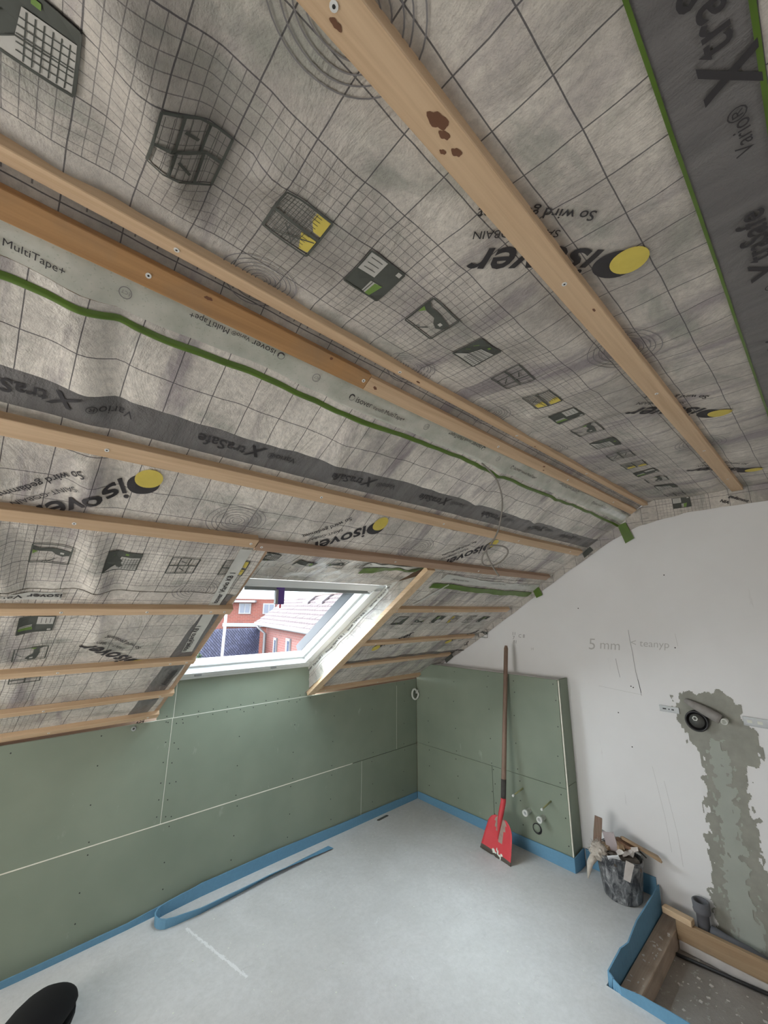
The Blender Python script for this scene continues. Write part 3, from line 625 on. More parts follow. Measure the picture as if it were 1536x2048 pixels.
# plasterboards of the knee wall
def board(x0, x1, z0, z1, parent, y0=0.0, y1=0.0125, name='wall_panel'): return box(name, (x0, y0, z0), (x1, y1, z1), M['board'], parent, 0.0012)
g = 0.0022
board(-4.69, -3.05, 0, 0.410, wl); board(-3.05 + g, -0.611, 0, 0.410, wl); board(-0.609, -0.001, 0, 0.410, wl)
board(-4.69, -1.998 - g, 0.4135, 0.93, wl); board(-1.998 + g, -0.243, 0.4135, 0.93, wl); board(-0.240, -0.001, 0.4135, 0.93, wl)
board(-2.08, -1.995 - g, 0.933, 1.147, wl); board(-1.995 + g, -1.082, 0.933, 1.147, wl)
box('joint_filler', (-4.69, -0.0010, 0.4095), (-0.7, 0.004, 0.4140), M['cream'], wl)
box('joint_filler', (-2.085, -0.0008, 0.9295), (-1.12, 0.004, 0.9335), M['filler'], wl)
k = MB(); k.box((-1.9995, -0.0006, 0.415), (-1.9965, 0.003, 0.929)); k.box((-1.9965, -0.0006, 0.934), (-1.9935, 0.003, 1.145)); k.box((-0.611, -.0006, 0.05), (-0.609, 0.003, 0.408)); k.box((-0.2425, -.0006, 0.415), (-0.2405, 0.003, 0.9)); k.out('joint_filler', M['filler'], wl)
# screw heads of the boards (3 mm dots)
k = MB()
def dot(x, y, z, ax, r=0.0032):
    if ax == 'y': k.tube([(x, y + 0.001, z), (x, y - 0.0008, z)], r, 7)
    else: k.tube([(x + 0.001, y, z), (x - 0.0008, y, z)], r, 7)
for i in range(-7, 1):
    x = -0.15 + i * 0.36 + random.uniform(-.02, .02)
    for z in (0.10, 0.23, 0.385, 0.435, 0.60, 0.76, 0.90): dot(x + random.uniform(-.012, .012), 0, z + random.uniform(-.008, .008), 'y')
for z in (0.44, 0.52, 0.60, 0.70, 0.80, 0.90): dot(-1.975, 0, z, 'y'); dot(-2.02, 0, z + 0.012, 'y')
for i in range(12): dot(-2.03 + i * 0.085, 0, 0.945, 'y', 0.003); dot(-2.03 + i * 0.085, 0, 0.916, 'y', 0.003)
o = k.out('screw_heads', M['dark_hole'], wl); o['kind'] = 'stuff'

# installation box in the corner
bx = thing('installation_box', 'waist-high green plasterboard boxing in the corner, behind the shovel', 'boxing', (0.06, -0.65, 0))
def pbox(nm, a, b, mat, bev=0.001): return box(nm, a, b, mat, bx, bev)
for ya, yb in ((-0.744, -0.001), (-1.288, -0.7465)):
    k = MB(); za, zb = 0.4185 - 0.01556 * ya, 0.4185 - 0.01556 * yb
    k.hexa([(0.0005, ya, 0), (0.0125, ya, 0), (0.0125, yb, 0), (0.0005, yb, 0), (0.0005, ya, za), (0.0125, ya, za), (0.0125, yb, zb), (0.0005, yb, zb)]); k.out('front_panel', M['board'], bx, 0.001)
k = MB(); k.hexa([(0.0, -1.286, 0.441), (0.0125, -1.286, 0.441), (0.0125, -0.001, 0.421), (0.0, -0.001, 0.421), (0.0, -1.286, 1.082), (0.0125, -1.286, 1.082), (0.0125, -0.001, 1.066), (0.0, -0.001, 1.066)])
k.out('front_panel', M['board'], bx, 0.001)
pbox('side_panel', (0.0125, -1.298, 0.0), (0.128, -1.286, 0.455), M['board']); pbox('side_panel', (0.0125, -1.298, 0.458), (0.128, -1.286, 1.086), M['board'])
pbox('top_panel', (0.0135, -1.285, 1.060), (0.128, -0.02, 1.068), M['wall'])
pbox('edge_bead', (-0.002, -1.2985, 0.0), (0.005, -1.2905, 1.079), M['cream'])
k = MB()
for y in (-0.13, -0.42, -0.745, -0.96, -1.26):
    for z in (0.13, 0.27, 0.40, 0.455, 0.62, 0.80, 0.96, 1.045):
        if (y == -0.13 and z > 0.9): continue
        dot(0, y + random.uniform(-.012, .012), z + random.uniform(-.01, .01), 'x', 0.0036)
for z in (0.10, 0.2, 0.32): dot(0, -0.765, z, 'x', 0.0036)
o = k.out('screw_heads', M['dark_hole'], bx); o['kind'] = 'stuff'
for y, z, lb in ((-0.982, 0.356, 'left of two threaded rods sticking out of the green boxing'), (-1.178, 0.34, 'right of two threaded rods sticking out of the green boxing')):
    t = thing('threaded_rod', lb, 'rod', (0, y, z)); k = MB(); k.tube([(0.005, y, z), (-0.126, y, z - 0.011)], 0.0048, 10); k.out('shaft', M['rod'], t)
    k = MB(); k.tube([(-0.112, y, z - 0.0098), (-0.129, y, z - 0.0113)], 0.0068, 10); k.out('cap', M['white_plastic'], t)
for y, z, lb in ((-1.022, 0.238, 'left of two white water pipe plugs low on the green boxing'), (-1.12, 0.232, 'right of two white water pipe plugs low on the green boxing')):
    t = thing('pipe_plug', lb, 'pipe plug', (0, y, z)); k = MB()
    k.lathe([(0.0001, -0.055), (0.011, -0.055), (0.011, -0.062), (0.019, -0.062), (0.019, -0.044), (0.015, -0.042), (0.015, 0.006)], (0, y, z), 'x', 16); k.out('body', M['white_plastic'], t)
    k = MB(); k.lathe([(0.0001, -0.0555), (0.010, -0.0555)], (0, y, z), 'x', 14); k.out('socket', M['packet'], t)
t = thing('drain_hole', 'round black drain opening beneath the two white plugs', 'drain', (0, -1.07, 0.15)); k = MB()
k.lathe([(0.031, 0.001), (0.031, -0.004), (0.026, -0.004), (0.026, -0.0012), (0.0001, -0.0012)], (0, -1.07, 0.15), 'x', 22); k.mi = 1; k.lathe([(0.024, -0.0014), (0.024, -0.003), (0.0001, -0.003)], (0, -1.067, 0.153), 'x', 22); k.out('ring', [M['black_plastic'], M['board']], t)

# conduit ring and grommet on the knee wall
t = thing('conduit_ring', 'small white ring of conduit in the corner, at top of green wall', 'conduit', (-0.045, -0.03, 0.815)); k = MB()
k.tube([(-0.045 + 0.034 * math.cos(a / 20 * 6.2), -0.012 - 0.0012 * a, 0.812 + 0.040 * math.sin(a / 20 * 6.2)) for a in range(21)] + [(-0.02, -0.03, 0.83), (-0.002, -0.02, 0.838)], 0.0075, 8); k.out('tube', M['white_plastic'], t)
t = thing('grommet', 'tiny grey grommet on the green wall below the left battens', 'grommet', (-2.187, 0, 0.913)); k = MB()
k.lathe([(0.012, 0.001), (0.012, -0.003), (0.005, -0.003), (0.005, 0.0)], (-2.187, 0, 0.910), 'y', 16); k.mi = 1; k.lathe([(0.005, -0.0005), (0.0001, -0.0005)], (-2.187, 0, 0.910), 'y', 12); k.out('ring', [M['packet'], M['dark_hole']], t)

# ------------------------------------------------------------------ blue edge strips
def ribbon(name, label, path, mat=None, th=0.006, cat='edge strip', n=8):
    """path: list of (x, y, z0, z1, lean) - an upright foam strip"""
    k = MB(); P = []
    for a, b in zip(path, path[1:]):
        for i in range(n): f = i / n; P.append([a[j] * (1 - f) + b[j] * f for j in range(5)])
    P.append(list(path[-1])); rg = []
    for i, p in enumerate(P):
        a = P[max(0, i - 1)]; b = P[min(len(P) - 1, i + 1)]; d = Vector((b[0] - a[0], b[1] - a[1], 0)).normalized(); nn = Vector((-d.y, d.x, 0))
        c0 = Vector((p[0], p[1], p[2])); c1 = Vector((p[0], p[1], p[3])) + nn * p[4]; w_ = 0.002 * noise.noise(Vector((p[0] * 20, p[1] * 20, 0))); c1.z += w_
        rg.append([k.bm.verts.new(q) for q in (c0 - nn * th / 2, c0 + nn * th / 2, c1 + nn * th / 2, c1 - nn * th / 2)])
    for a, b in zip(rg, rg[1:]):
        for j in range(4): k.bm.faces.new((a[j], a[(j + 1) % 4], b[(j + 1) % 4], b[j]))
    k.bm.faces.new(rg[0]); k.bm.faces.new(rg[-1][::-1])
    return tag(k.out(name, mat or M['blue']), label, cat)
ribbon('edge_strip', 'blue foam edge strip along the foot of the green boxing and its side', [(-0.006, -0.012, 0, 0.052, 0), (-0.006, -0.65, 0, 0.064, 0), (-0.008, -1.304, 0, 0.077, 0), (0.05, -1.310, 0, 0.088, 0), (0.120, -1.308, 0, 0.092, 0)])
ribbon('edge_strip', 'blue foam edge strip at the foot of the white wall behind the bucket', [(0.122, -1.318, 0, 0.092, 0), (0.122, -1.695, 0, 0.096, 0)])
ribbon('edge_strip', 'blue foam edge strip at the left, along the foot of the green wall', [(-4.6, -0.036, 0, 0.030, -0.006), (-2.5, -0.034, 0, 0.030, -0.006), (-2.10, -0.018, 0, 0.030, -0.004), (-1.96, -0.007, 0, 0.034, 0), (-1.85, -0.006, 0, 0.040, 0)])
# the strip that runs along the wall, loops round and lies back along the floor
L = [(-0.012, -0.008, 0, 0.05, 0), (-0.7, -0.012, 0, 0.056, 0), (-1.3, -0.012, 0, 0.064, 0), (-1.75, -0.018, 0, 0.062, 0), (-1.93, -0.030, 0, 0.052, 0)]
for a in range(1, 8):
    an = math.pi / 2 + a / 8 * math.pi; L.append((-1.94 + 0.052 * math.cos(an), -0.086 + 0.055 * math.sin(an), 0.0, 0.050 - 0.001 * a, -0.0008 * a))
L += [(-1.92, -0.142, 0, 0.042, -0.010), (-1.80, -0.146, 0, 0.034, -0.016), (-1.60, -0.132, 0, 0.030, -0.022), (-1.40, -0.110, 0, 0.026, -0.030), (-1.15, -0.094, 0, 0.016, -0.042), (-0.955, -0.086, 0, 0.006, -0.05)]
ribbon('edge_strip', 'blue foam strip curled back in a long loop on the floor by the green wall', L, n=5)
ribbon('edge_strip', 'blue foam strip standing round the floor opening at the lower right', [(0.115, -1.707, -0.06, 0.070, 0), (0.0, -1.708, -0.06, 0.066, 0), (-0.25, -1.710, -0.06, 0.058, -0.006), (-0.42, -1.708, -0.06, 0.052, 0.010), (-0.48, -1.708, -0.06, 0.050, -0.004), (-0.640, -1.7065, -0.06, 0.046, 0.002), (-0.6505, -1.716, -0.06, 0.024, 0.020), (-0.648, -1.760, -0.06, 0.030, -0.012), (-0.648, -1.85, -0.06, 0.042, -0.008), (-0.648, -1.97, -0.06, 0.046, -0.004), (-0.648, -2.5, -0.06, 0.045, -0.006), (-0.648, -3.1, -0.06, 0.045, 0)], n=5)

# ------------------------------------------------------------------ floor opening
t = thing('ledge_board', 'dusty wooden board forming the ledge inside the blue strip', 'board', (-0.23, -1.75, -0.13)); box('plank', (-0.643, -1.796, -0.13), (0.128, -1.716, -0.045), M['old_x'], t, 0.003)
t = thing('shuttering_board', 'brown wooden board standing along the wall side of the floor opening', 'board', (0.03, -2.2, -0.085)); box('plank', (0.008, -3.15, -0.085), (0.034, -1.798, -0.002), M['old_y'], t, 0.002)
k = MB(); k.hexa([(0.045, -1.86, -0.001), (0.085, -1.865, -0.001), (0.10, -1.735, -0.001), (0.06, -1.73, -0.001), (0.045, -1.86, 0.026), (0.085, -1.865, 0.026), (0.10, -1.735, 0.026), (0.06, -1.73, 0.026)])
tag(box('ledge_block', (0.012, -3.15, -0.13), (0.128, -1.798, -0.0855), M['plaster_bit'], None, 0.004), 'crumbling pale mortar bed under the brown standing board', 'mortar bed')
k = MB(); k.hexa([(0.045, -1.86, -0.001), (0.085, -1.865, -0.001), (0.10, -1.735, -0.001), (0.06, -1.73, -0.001), (0.045, -1.86, 0.026), (0.085, -1.865, 0.026), (0.10, -1.735, 0.026), (0.06, -1.73, 0.026)])
blk = k.out('wood_offcut', M['pine_y'], None, 0.002); blk.location = (-0.045, -0.01, 0.0); tag(blk, 'small pale wood offcut lying on the end of the brown board', 'offcut')
k = MB(); k.tube([(-0.052, -1.80, -0.118), (-0.004, -2.10, -0.118), (0.0, -2.14, -0.116), (0.0, -2.6, -0.118)], 0.0085, 8)
tag(k.out('steel_bar', M['black_plastic'], None, 0.002), 'long black bar lying on the bottom of the floor opening', 'bar')
t = thing('drain_pipe', 'dusty grey drain pipe socket standing by the wall behind the boards', 'pipe', (0.075, -1.91, -0.085)); k = MB()
k.lathe([(0.027, -0.085), (0.027, 0.045), (0.036, 0.052), (0.038, 0.060), (0.036, 0.068), (0.038, 0.098), (0.034, 0.102), (0.028, 0.100), (0.027, 0.05), (0.0001, 0.03)], (0.075, -1.905, 0), 'z', 24); k.out('socket', M['grey_pipe'], t)
k = MB(); k.tube([(0.075, -1.93, -0.02), (0.075, -1.99, -0.03), (0.078, -2.08, -0.04), (0.078, -2.16, -0.055)], 0.030, 14); k.out('branch', M['grey_pipe'], t)
def chips(name, n, x0, x1, y0, y1, z, smin, smax, mat, seed, box_ok=None):
    rnd = random.Random(seed); k = MB()
    for _ in range(n):
        x, y = rnd.uniform(x0, x1), rnd.uniform(y0, y1)
        if box_ok and not box_ok(x, y): continue
        s = rnd.uniform(smin, smax); a = rnd.uniform(0, 3.14); c, q = math.cos(a) * s, math.sin(a) * s; h = s * rnd.uniform(0.15, 0.5); e = rnd.uniform(0.3, 0.9)
        b = [(x - c + q * e, y - q - c * e), (x + c + q * e, y + q - c * e), (x + c * .7 - q * e, y + q * .7 + c * e), (x - c * .8 - q * e, y - q * .8 + c * e)]
        k.hexa([(*p, z) for p in b] + [(p[0] * 0.9 + x * 0.1, p[1] * 0.9 + y * 0.1, z + h) for p in b])
    return k.out(name, mat)
tag(chips('pit_rubble', 130, -0.60, -0.005, -3.0, -1.82, -0.13, 0.002, 0.010, M['plaster_bit'], 3), 'loose rubble and plaster bits on the bottom of the floor opening', 'rubble', kind='stuff')
tag(chips('ledge_crumbs', 26, -0.60, 0.0, -1.785, -1.73, -0.045, 0.003, 0.009, M['plaster_bit'], 9), 'plaster crumbs lying on the wooden ledge inside the blue strip', 'crumbs', kind='stuff')
tag(chips('floor_crumbs', 260, -2.3, 0.0, -2.3, -0.05, 0.0, 0.0012, 0.0042, M['filler'], 5, lambda x, y: not (x > -0.62 and y < -1.69)), 'tiny white plaster crumbs scattered over the grey floor', 'crumbs', kind='stuff')
# chalky scrape and a sliver on the floor
k = MB(); k.hexa([(-0.50, -0.055, 0), (-0.40, -0.048, 0), (-0.39, -0.062, 0), (-0.49, -0.068, 0), (-0.50, -0.055, .006), (-0.40, -0.048, .006), (-0.39, -0.062, .006), (-0.49, -0.068, .006)])
tag(k.out('board_sliver', M['print_dark']), 'thin dark sliver lying on the floor beside the blue strip near corner', 'sliver')

# ------------------------------------------------------------------ shovel
P0 = Vector((-0.228, -0.893, 0.0)); Q0 = Vector((-0.152, -0.923, 0.30)); P1 = Vector((0.012, -0.913, 1.275)); ax = (Q0 - P0).normalized()
wv = Vector((0.015, 0.234, 0)).normalized() * -1    # across the blade, to the viewer's right
wv = (wv - ax * wv.dot(ax)).normalized(); nv = wv.cross(ax).normalized()
if nv.x > 0: nv = -nv
sh = thing('shovel', 'red shovel with a worn wooden handle leaning on the green boxing', 'shovel', tuple(P0))
def bl(a, b, c): return P0 + wv * a + ax * b + nv * c
out = [(-0.117, 0.0), (0.117, 0.0), (0.112, 0.06), (0.106, 0.12), (0.098, 0.165), (0.080, 0.196), (0.055, 0.212), (0.02, 0.218), (-0.02, 0.220), (-0.05, 0.216), (-0.074, 0.200), (-0.088, 0.172), (-0.098, 0.12), (-0.108, 0.06)]
k = MB(); NX, NY = 14, 12; vg = {}
def prof(b):
    pts = sorted(out, key=lambda p: p[1]); 
    def side(sg):
        q = sorted([p for p in out if p[0] * sg > 0], key=lambda p: p[1])
        for u_, v_ in zip(q, q[1:]):
            if u_[1] <= b <= v_[1]: f = (b - u_[1]) / max(1e-6, v_[1] - u_[1]); return u_[0] * (1 - f) + v_[0] * f
        return q[-1][0]
    return side(-1), side(1)
for s_ in (0, 1):
    for j in range(NY + 1):
        b = 0.218 * (j / NY) ** 0.85; l, r = prof(min(b, 0.2115)); 
        if j == NY: l, r = -0.045, 0.045
        for i in range(NX + 1):
            a = l + (r - l) * i / NX; c = 0.010 * (abs(a) / 0.117) ** 2 + (0.010 * math.exp(-(a / 0.018) ** 2) * sm(0.06, 0.2, b)) - 0.0015 * s_
            if j == 0 and -0.03 < a < -0.005: b2 = 0.006
            else: b2 = b
            vg[s_, i, j] = k.bm.verts.new(bl(a, b2, c))
for i in range(NX):
    for j in range(NY):
        mi_ = 0
        a = (i + 0.5) / NX * 2 - 1; b = (j + 0.5) / NY
        if j == 0: mi_ = 2
        if b > 0.55 and 0.10 < abs(a) < 0.62 - (1 - b) * 0.9: mi_ = 1
        if b > 0.35 and 0.05 < a < 0.22: mi_ = 1
        for s_ in (0, 1):
            f = k.bm.faces.new([vg[s_, p, q] for p, q in ((i, j), (i + 1, j), (i + 1, j + 1), (i, j + 1))]); f.material_index = mi_; f.smooth = True
rim = [(i, 0) for i in range(NX)] + [(NX, j) for j in range(NY)] + [(i, NY) for i in range(NX, 0, -1)] + [(0, j) for j in range(NY, 0, -1)]
for p, q in zip(rim, rim[1:] + rim[:1]):
    f = k.bm.faces.new([vg[0, p[0], p[1]], vg[0, q[0], q[1]], vg[1, q[0], q[1]], vg[1, p[0], p[1]]]); f.material_index = 2
k.out('blade', [M['red'], M['rust'], M['dark_edge']], sh)
k = MB(); rnd = random.Random(12)                   # white paint mark near the cutting edge
for a, b, c_, d_ in ((-0.022, 0.030, 0.014, 0.010), (-0.008, 0.022, 0.016, 0.006), (0.012, 0.030, 0.008, 0.016), (0.026, 0.020, 0.014, 0.007), (0.040, 0.030, 0.010, 0.008), (0.036, 0.010, 0.006, 0.009), (0.002, 0.044, 0.005, 0.010), (0.006, 0.205, 0.004, 0.022), (-0.02, 0.018, 0.008, 0.004)):
    v = [k.bm.verts.new(bl(a + c_ * math.cos(t_) * rnd.uniform(.7, 1.1), b + d_ * math.sin(t_) * rnd.uniform(.7, 1.1), 0.0022 + 0.010 * (abs(a) / 0.117) ** 2 + (0.011 if b > 0.1 else 0))) for t_ in [q * 1.047 for q in range(6)]]; k.bm.faces.new(v)
k.out('paint_mark', M['filler'], sh)
k = MB(); k.tube([bl(0, 0.10, 0.002), bl(0, 0.15, 0.007), bl(0, 0.20, 0.010), bl(0, 0.24, 0.007), Q0, Q0 + (P1 - Q0) * 0.02], 0.015, 12, rs=[0.002, 0.009, 0.015, 0.0175, 0.0175, 0.0175]); k.out('socket', M['red'], sh)
k = MB(); k.tube([Q0, Q0.lerp(P1, 0.15), Q0.lerp(P1, 0.5), Q0.lerp(P1, 0.98), P1], 0.0155, 12, rs=[0.0165, 0.0165, 0.0158, 0.0150, 0.009]); k.out('handle', M['handle'], sh)
k = MB(); k.tube([Q0.lerp(P1, 0.021), Q0.lerp(P1, 0.13)], 0.0172, 12); k.out('handle_collar', plain('dirty_black_grip', (0.06, 0.055, 0.05), 0.8, var=0.5, sc=40), sh)

# ------------------------------------------------------------------ bucket
BC = (0.0, -1.560)
bk = thing('mortar_bucket', 'black mortar bucket smeared with white plaster, full of rubble, by the white wall', 'bucket', (*BC, 0))
k = MB(); k.lathe([(0.0001, 0.0), (0.088, 0.0), (0.094, 0.006), (0.108, 0.12), (0.114, 0.185), (0.119, 0.19), (0.121, 0.205), (0.117, 0.208), (0.112, 0.204), (0.106, 0.12), (0.09, 0.02), (0.0001, 0.015)], (*BC, 0), 'z', 36)
for v in k.bm.verts:
    a = math.atan2(v.co.y - BC[1], v.co.x - BC[0]); f = max(0, v.co.z) / 0.2
    v.co.x += (0.006 * math.sin(2 * a + 0.6)) * f; v.co.z += 0.010 * f * math.sin(2 * a + 1.0)
k.out('shell', M['bucket'], bk)
k = MB(); hp = [(BC[0] + 0.125 * math.cos(a), BC[1] + 0.02 + 0.125 * math.sin(a) * 0.35 - 0.0, 0.205 + 0.07 * math.sin(a)) for a in [q / 16 * math.pi for q in range(17)]]
k.tube([(BC[0] + 0.05 + 0.0 * q, BC[1] - 0.125 + 0.25 * q / 14 * 0.95, 0.208 + 0.05 * math.sin(q / 14 * math.pi)) for q in range(15)], 0.0028, 6); k.out('handle', M['black_plastic'], bk)
def slabby(name, c, size, rot, mat, label, cat, seed=0, group=None):
    rnd = random.Random(seed); k = MB(); sx, sy, sz = size
    Rm = Matrix.Rotation(rot[2], 3, 'Z') @ Matrix.Rotation(rot[1], 3, 'Y') @ Matrix.Rotation(rot[0], 3, 'X')
    j = lambda: rnd.uniform(0.8, 1.12)
    cs = []
    for z in (-1, 1):
        for a, b in ((-1, -1), (1, -1), (1, 1), (-1, 1)): cs.append(Vector(c) + Rm @ Vector((a * sx * j() / 2, b * sy * j() / 2, z * sz / 2)))
    k.hexa(cs); bmesh.ops.subdivide_edges(k.bm, edges=[e for e in k.bm.edges if e.calc_length() > max(size) * 0.5], cuts=1)
    for v in k.bm.verts: v.co += Vector((rnd.uniform(-1, 1), rnd.uniform(-1, 1), rnd.uniform(-1, 1))) * min(size) * 0.18
    o = k.out(name, mat); return tag(o, label, cat, group)
bx0, by0 = BC
slabby('rubble_piece', (bx0 - 0.05, by0 + 0.085, 0.285), (0.040, 0.012, 0.17), (0.0, -0.16, 1.9), M['handle'], 'splintered dark stick poking up at the left of the bucket', 'stick', 1)
slabby('rubble_piece', (bx0 - 0.045, by0 + 0.02, 0.262), (0.060, 0.012, 0.105), (-0.25, 0.15, 1.94), plain('pinkish_board', (0.52, 0.46, 0.47), 0.9), 'pinkish plasterboard piece standing in the bucket', 'rubble')
slabby('rubble_piece', (bx0 - 0.098, by0 - 0.012, 0.205), (0.060, 0.010, 0.055), (-0.5, 0.35, 1.9), plain('white_scrap', (0.70, 0.71, 0.73), 0.9), 'bright white scrap at the front rim of the bucket', 'rubble', 2)
slabby('rubble_piece', (bx0 - 0.098, by0 - 0.078, 0.178), (0.038, 0.006, 0.085), (0.15, -0.35, 2.2), M['plaster_bit'], 'pale torn piece hanging over the right of the bucket rim', 'rubble', 3)
slabby('rubble_piece', (bx0 + 0.02, by0 - 0.035, 0.245), (0.050, 0.10, 0.022), (0.35, 0.1, 0.4), plain('rusty_tile', (0.24, 0.14, 0.09), 0.85, sc=30, var=0.5), 'rusty brown tile fragment in the middle of the bucket', 'rubble', 4)
slabby('rubble_piece', (bx0 + 0.05, by0 - 0.10, 0.245), (0.035, 0.19, 0.014), (0.30, 0.2, 0.25), M['old_y'], 'pale brown lath sticking out to the right of the bucket', 'lath', 5)
slabby('rubble_piece', (bx0 + 0.0, by0 - 0.01, 0.262), (0.016, 0.20, 0.010), (0.38, 0, 0.35), M['packet'], 'grey splinter lying across the back of the bucket rubble', 'rubble', 6)
slabby('rubble_piece', (bx0 - 0.01, by0 - 0.01, 0.19), (0.15, 0.15, 0.05), (0.1, 0.1, 0.7), plain('dark_rubble', (0.12, 0.10, 0.085), 0.9, sc=40, var=0.6), 'dark lump of rubble at the bottom of the bucket heap', 'rubble', 8)
rnd = random.Random(8)
for i, (a, b, z) in enumerate(((-0.06, -0.03, 0.235), (-0.02, -0.02, 0.25), (0.03, 0.03, 0.25), (-0.05, 0.05, 0.235), (0.02, -0.08, 0.24), (0.02, 0.05, 0.23), (-0.04, -0.04, 0.225), (0.05, -0.05, 0.225), (0.0, -0.06, 0.23), (-0.01, 0.06, 0.22), (0.055, 0.0, 0.23))):
    slabby('rubble_piece', (bx0 + a, by0 + b, z), (0.045, 0.035, 0.018), (rnd.uniform(-.6, .6), rnd.uniform(-.6, .6), rnd.uniform(0, 3)), (M['plaster_bit'], M['old_y'])[i % 2], 'small broken chip among the rubble filling the bucket', 'rubble', 20 + i, 'chips in the bucket')
# fluff of mineral wool over the left rim
k = MB(); rnd = random.Random(31); bmesh.ops.create_icosphere(k.bm, subdivisions=3, radius=1.0)
for v in k.bm.verts:
    p = v.co.copy(); nz = 1 + 0.42 * noise.noise(p * 2.3) + 0.25 * noise.noise(p * 6); v.co = Vector((bx0 - 0.085, by0 + 0.075, 0.215)) + Vector((p.x * 0.036, p.y * 0.042, p.z * 0.042)) * nz
k.tube([(bx0 - 0.09, by0 + 0.09, 0.195), (bx0 - 0.12, by0 + 0.115, 0.15), (bx0 - 0.13, by0 + 0.12, 0.115), (bx0 - 0.14, by0 + 0.125, 0.08)], 0.012, 7, rs=[0.024, 0.017, 0.011, 0.003])
for _ in range(160):
    a, b = rnd.uniform(0, 6.28), rnd.uniform(-1, 1.4); c = Vector((bx0 - 0.085, by0 + 0.075, 0.215)) + Vector((0.034 * math.cos(a) * math.cos(b), 0.040 * math.sin(a) * math.cos(b), 0.040 * math.sin(b)))
    d = (c - Vector((bx0 - 0.085, by0 + 0.075, 0.215))).normalized() * rnd.uniform(0.008, 0.022) + Vector((rnd.uniform(-1, 1), rnd.uniform(-1, 1), rnd.uniform(-1, .5))) * 0.008
    k.tube([c, c + d], 0.0009, 3, cap=False)
tag(k.out('wool_tuft', M['wool']), 'beige tuft of insulation wool hanging over the left bucket rim', 'wool')

# ------------------------------------------------------------------ gable wall: patches, rail, drain, marks
def blob(pts, x, mat, parent, name, seed=0, amp=0.010, sub=5):
    def inside(y, z):
        c_ = False
        for (a, b), (c, d) in zip(pts, pts[1:] + pts[:1]):
            if (b > z) != (d > z) and y < (c - a) * (z - b) / (d - b) + a: c_ = not c_
        return c_
    ys = [p[0] for p in pts]; zs = [p[1] for p in pts]; h = 0.0042; y0, z0 = min(ys) - 0.04, min(zs) - 0.02
    idx, vs, fs = {}, [], []
    def V(i, j):
        if (i, j) not in idx:
            y, z = y0 + i * h, z0 + j * h; idx[i, j] = len(vs); vs.append((x - 0.0012 * abs(noise.noise(Vector((y * 25, z * 8, seed)))), y + 0.0015 * noise.noise(Vector((y * 300, z * 300, 1))), z))
        return idx[i, j]
    for i in range(int((max(ys) + 0.04 - y0) / h)):
        for j in range(int((max(zs) + 0.03 - z0) / h)):
            y, z = y0 + (i + .5) * h, z0 + (j + .5) * h
            e = amp * noise.noise(Vector((y * 22, z * 22, seed))) + amp * 0.8 * noise.noise(Vector((y * 70, z * 40, seed + 3))); e2 = amp * noise.noise(Vector((y * 30, z * 25, seed + 7)))
            if inside(y + e, z + e2): fs.append((V(i, j), V(i, j + 1), V(i + 1, j + 1), V(i + 1, j)))
    o = mesh(name, vs, fs, mat); o.parent = parent; return o
blob([(-1.925, 1.075), (-1.90, 1.03), (-1.905, 0.96), (-1.925, 0.90), (-1.955, 0.83), (-2.0, 0.80), (-1.99, 0.70), (-1.985, 0.60), (-1.975, 0.50), (-1.97, 0.40), (-1.955, 0.33), (-1.965, 0.25), (-1.955, 0.15), (-1.94, 0.08), (-1.95, 0.0), (-1.98, -0.06), (-2.20, -0.06), (-2.185, 0.05), (-2.20, 0.20), (-2.18, 0.35), (-2.175, 0.5), (-2.17, 0.62), (-2.165, 0.72), (-2.19, 0.78), (-2.24, 0.80), (-2.26, 0.88), (-2.24, 0.94), (-2.22, 0.99), (-2.20, 1.06), (-2.17, 1.09), (-2.13, 1.12), (-2.10, 1.125), (-2.07, 1.10), (-2.04, 1.09), (-2.0, 1.105), (-1.96, 1.10)], 0.1285, M['patch'], wr, 'mortar_patch', 1, 0.03)
blob([(-2.035, 0.86), (-2.03, 0.6), (-2.015, 0.3), (-2.01, 0.0), (-2.02, -0.05), (-2.13, -0.05), (-2.115, 0.2), (-2.11, 0.5), (-2.105, 0.75), (-2.10, 0.88)], 0.1266, M['patch_mid'], wr, 'mortar_patch', 5, 0.045)
t = thing('mounting_rail', 'slotted galvanised rail in the white wall, left of the drain', 'rail', (0.13, -1.87, 0.99)); box('profile', (0.1235, -1.925, 0.972), (0.1295, -1.830, 1.004), M['galv'], t, 0.001)
box('flange', (0.120, -1.925, 1.000), (0.1235, -1.830, 1.004), M['galv'], t); box('flange', (0.120, -1.925, 0.972), (0.1235, -1.830, 0.976), M['galv'], t)
k = MB(); k.tube([(0.1236, -1.876, 0.988), (0.1228, -1.876, 0.988)], 0.0035, 8); k.box((0.1228, -1.90, 0.985), (0.1236, -1.888, 0.991)); k.box((0.1228, -1.862, 0.985), (0.1236, -1.845, 0.991)); k.out('slot', M['dark_hole'], t)
t = thing('mounting_rail', 'slotted galvanised rail in the white wall, at the right image edge', 'rail', (0.13, -2.3, 0.99)); box('profile', (0.1235, -2.9, 0.970), (0.1275, -2.20, 1.012), M['galv'], t, 0.001)
box('flange', (0.120, -2.9, 1.008), (0.1235, -2.20, 1.012), M['galv'], t); box('flange', (0.120, -2.9, 0.970), (0.1235, -2.20, 0.974), M['galv'], t)
for i in range(5): box('slot', (0.1225, -2.235 - i * 0.04, 0.984), (0.1236, -2.215 - i * 0.04, 0.998), M['filler'], t)
t = thing('wall_drain', 'round black drain socket set in the patched wall', 'drain', (0.12, -2.005, 0.955)); k = MB()
dc = (0.125, -2.005, 0.955)
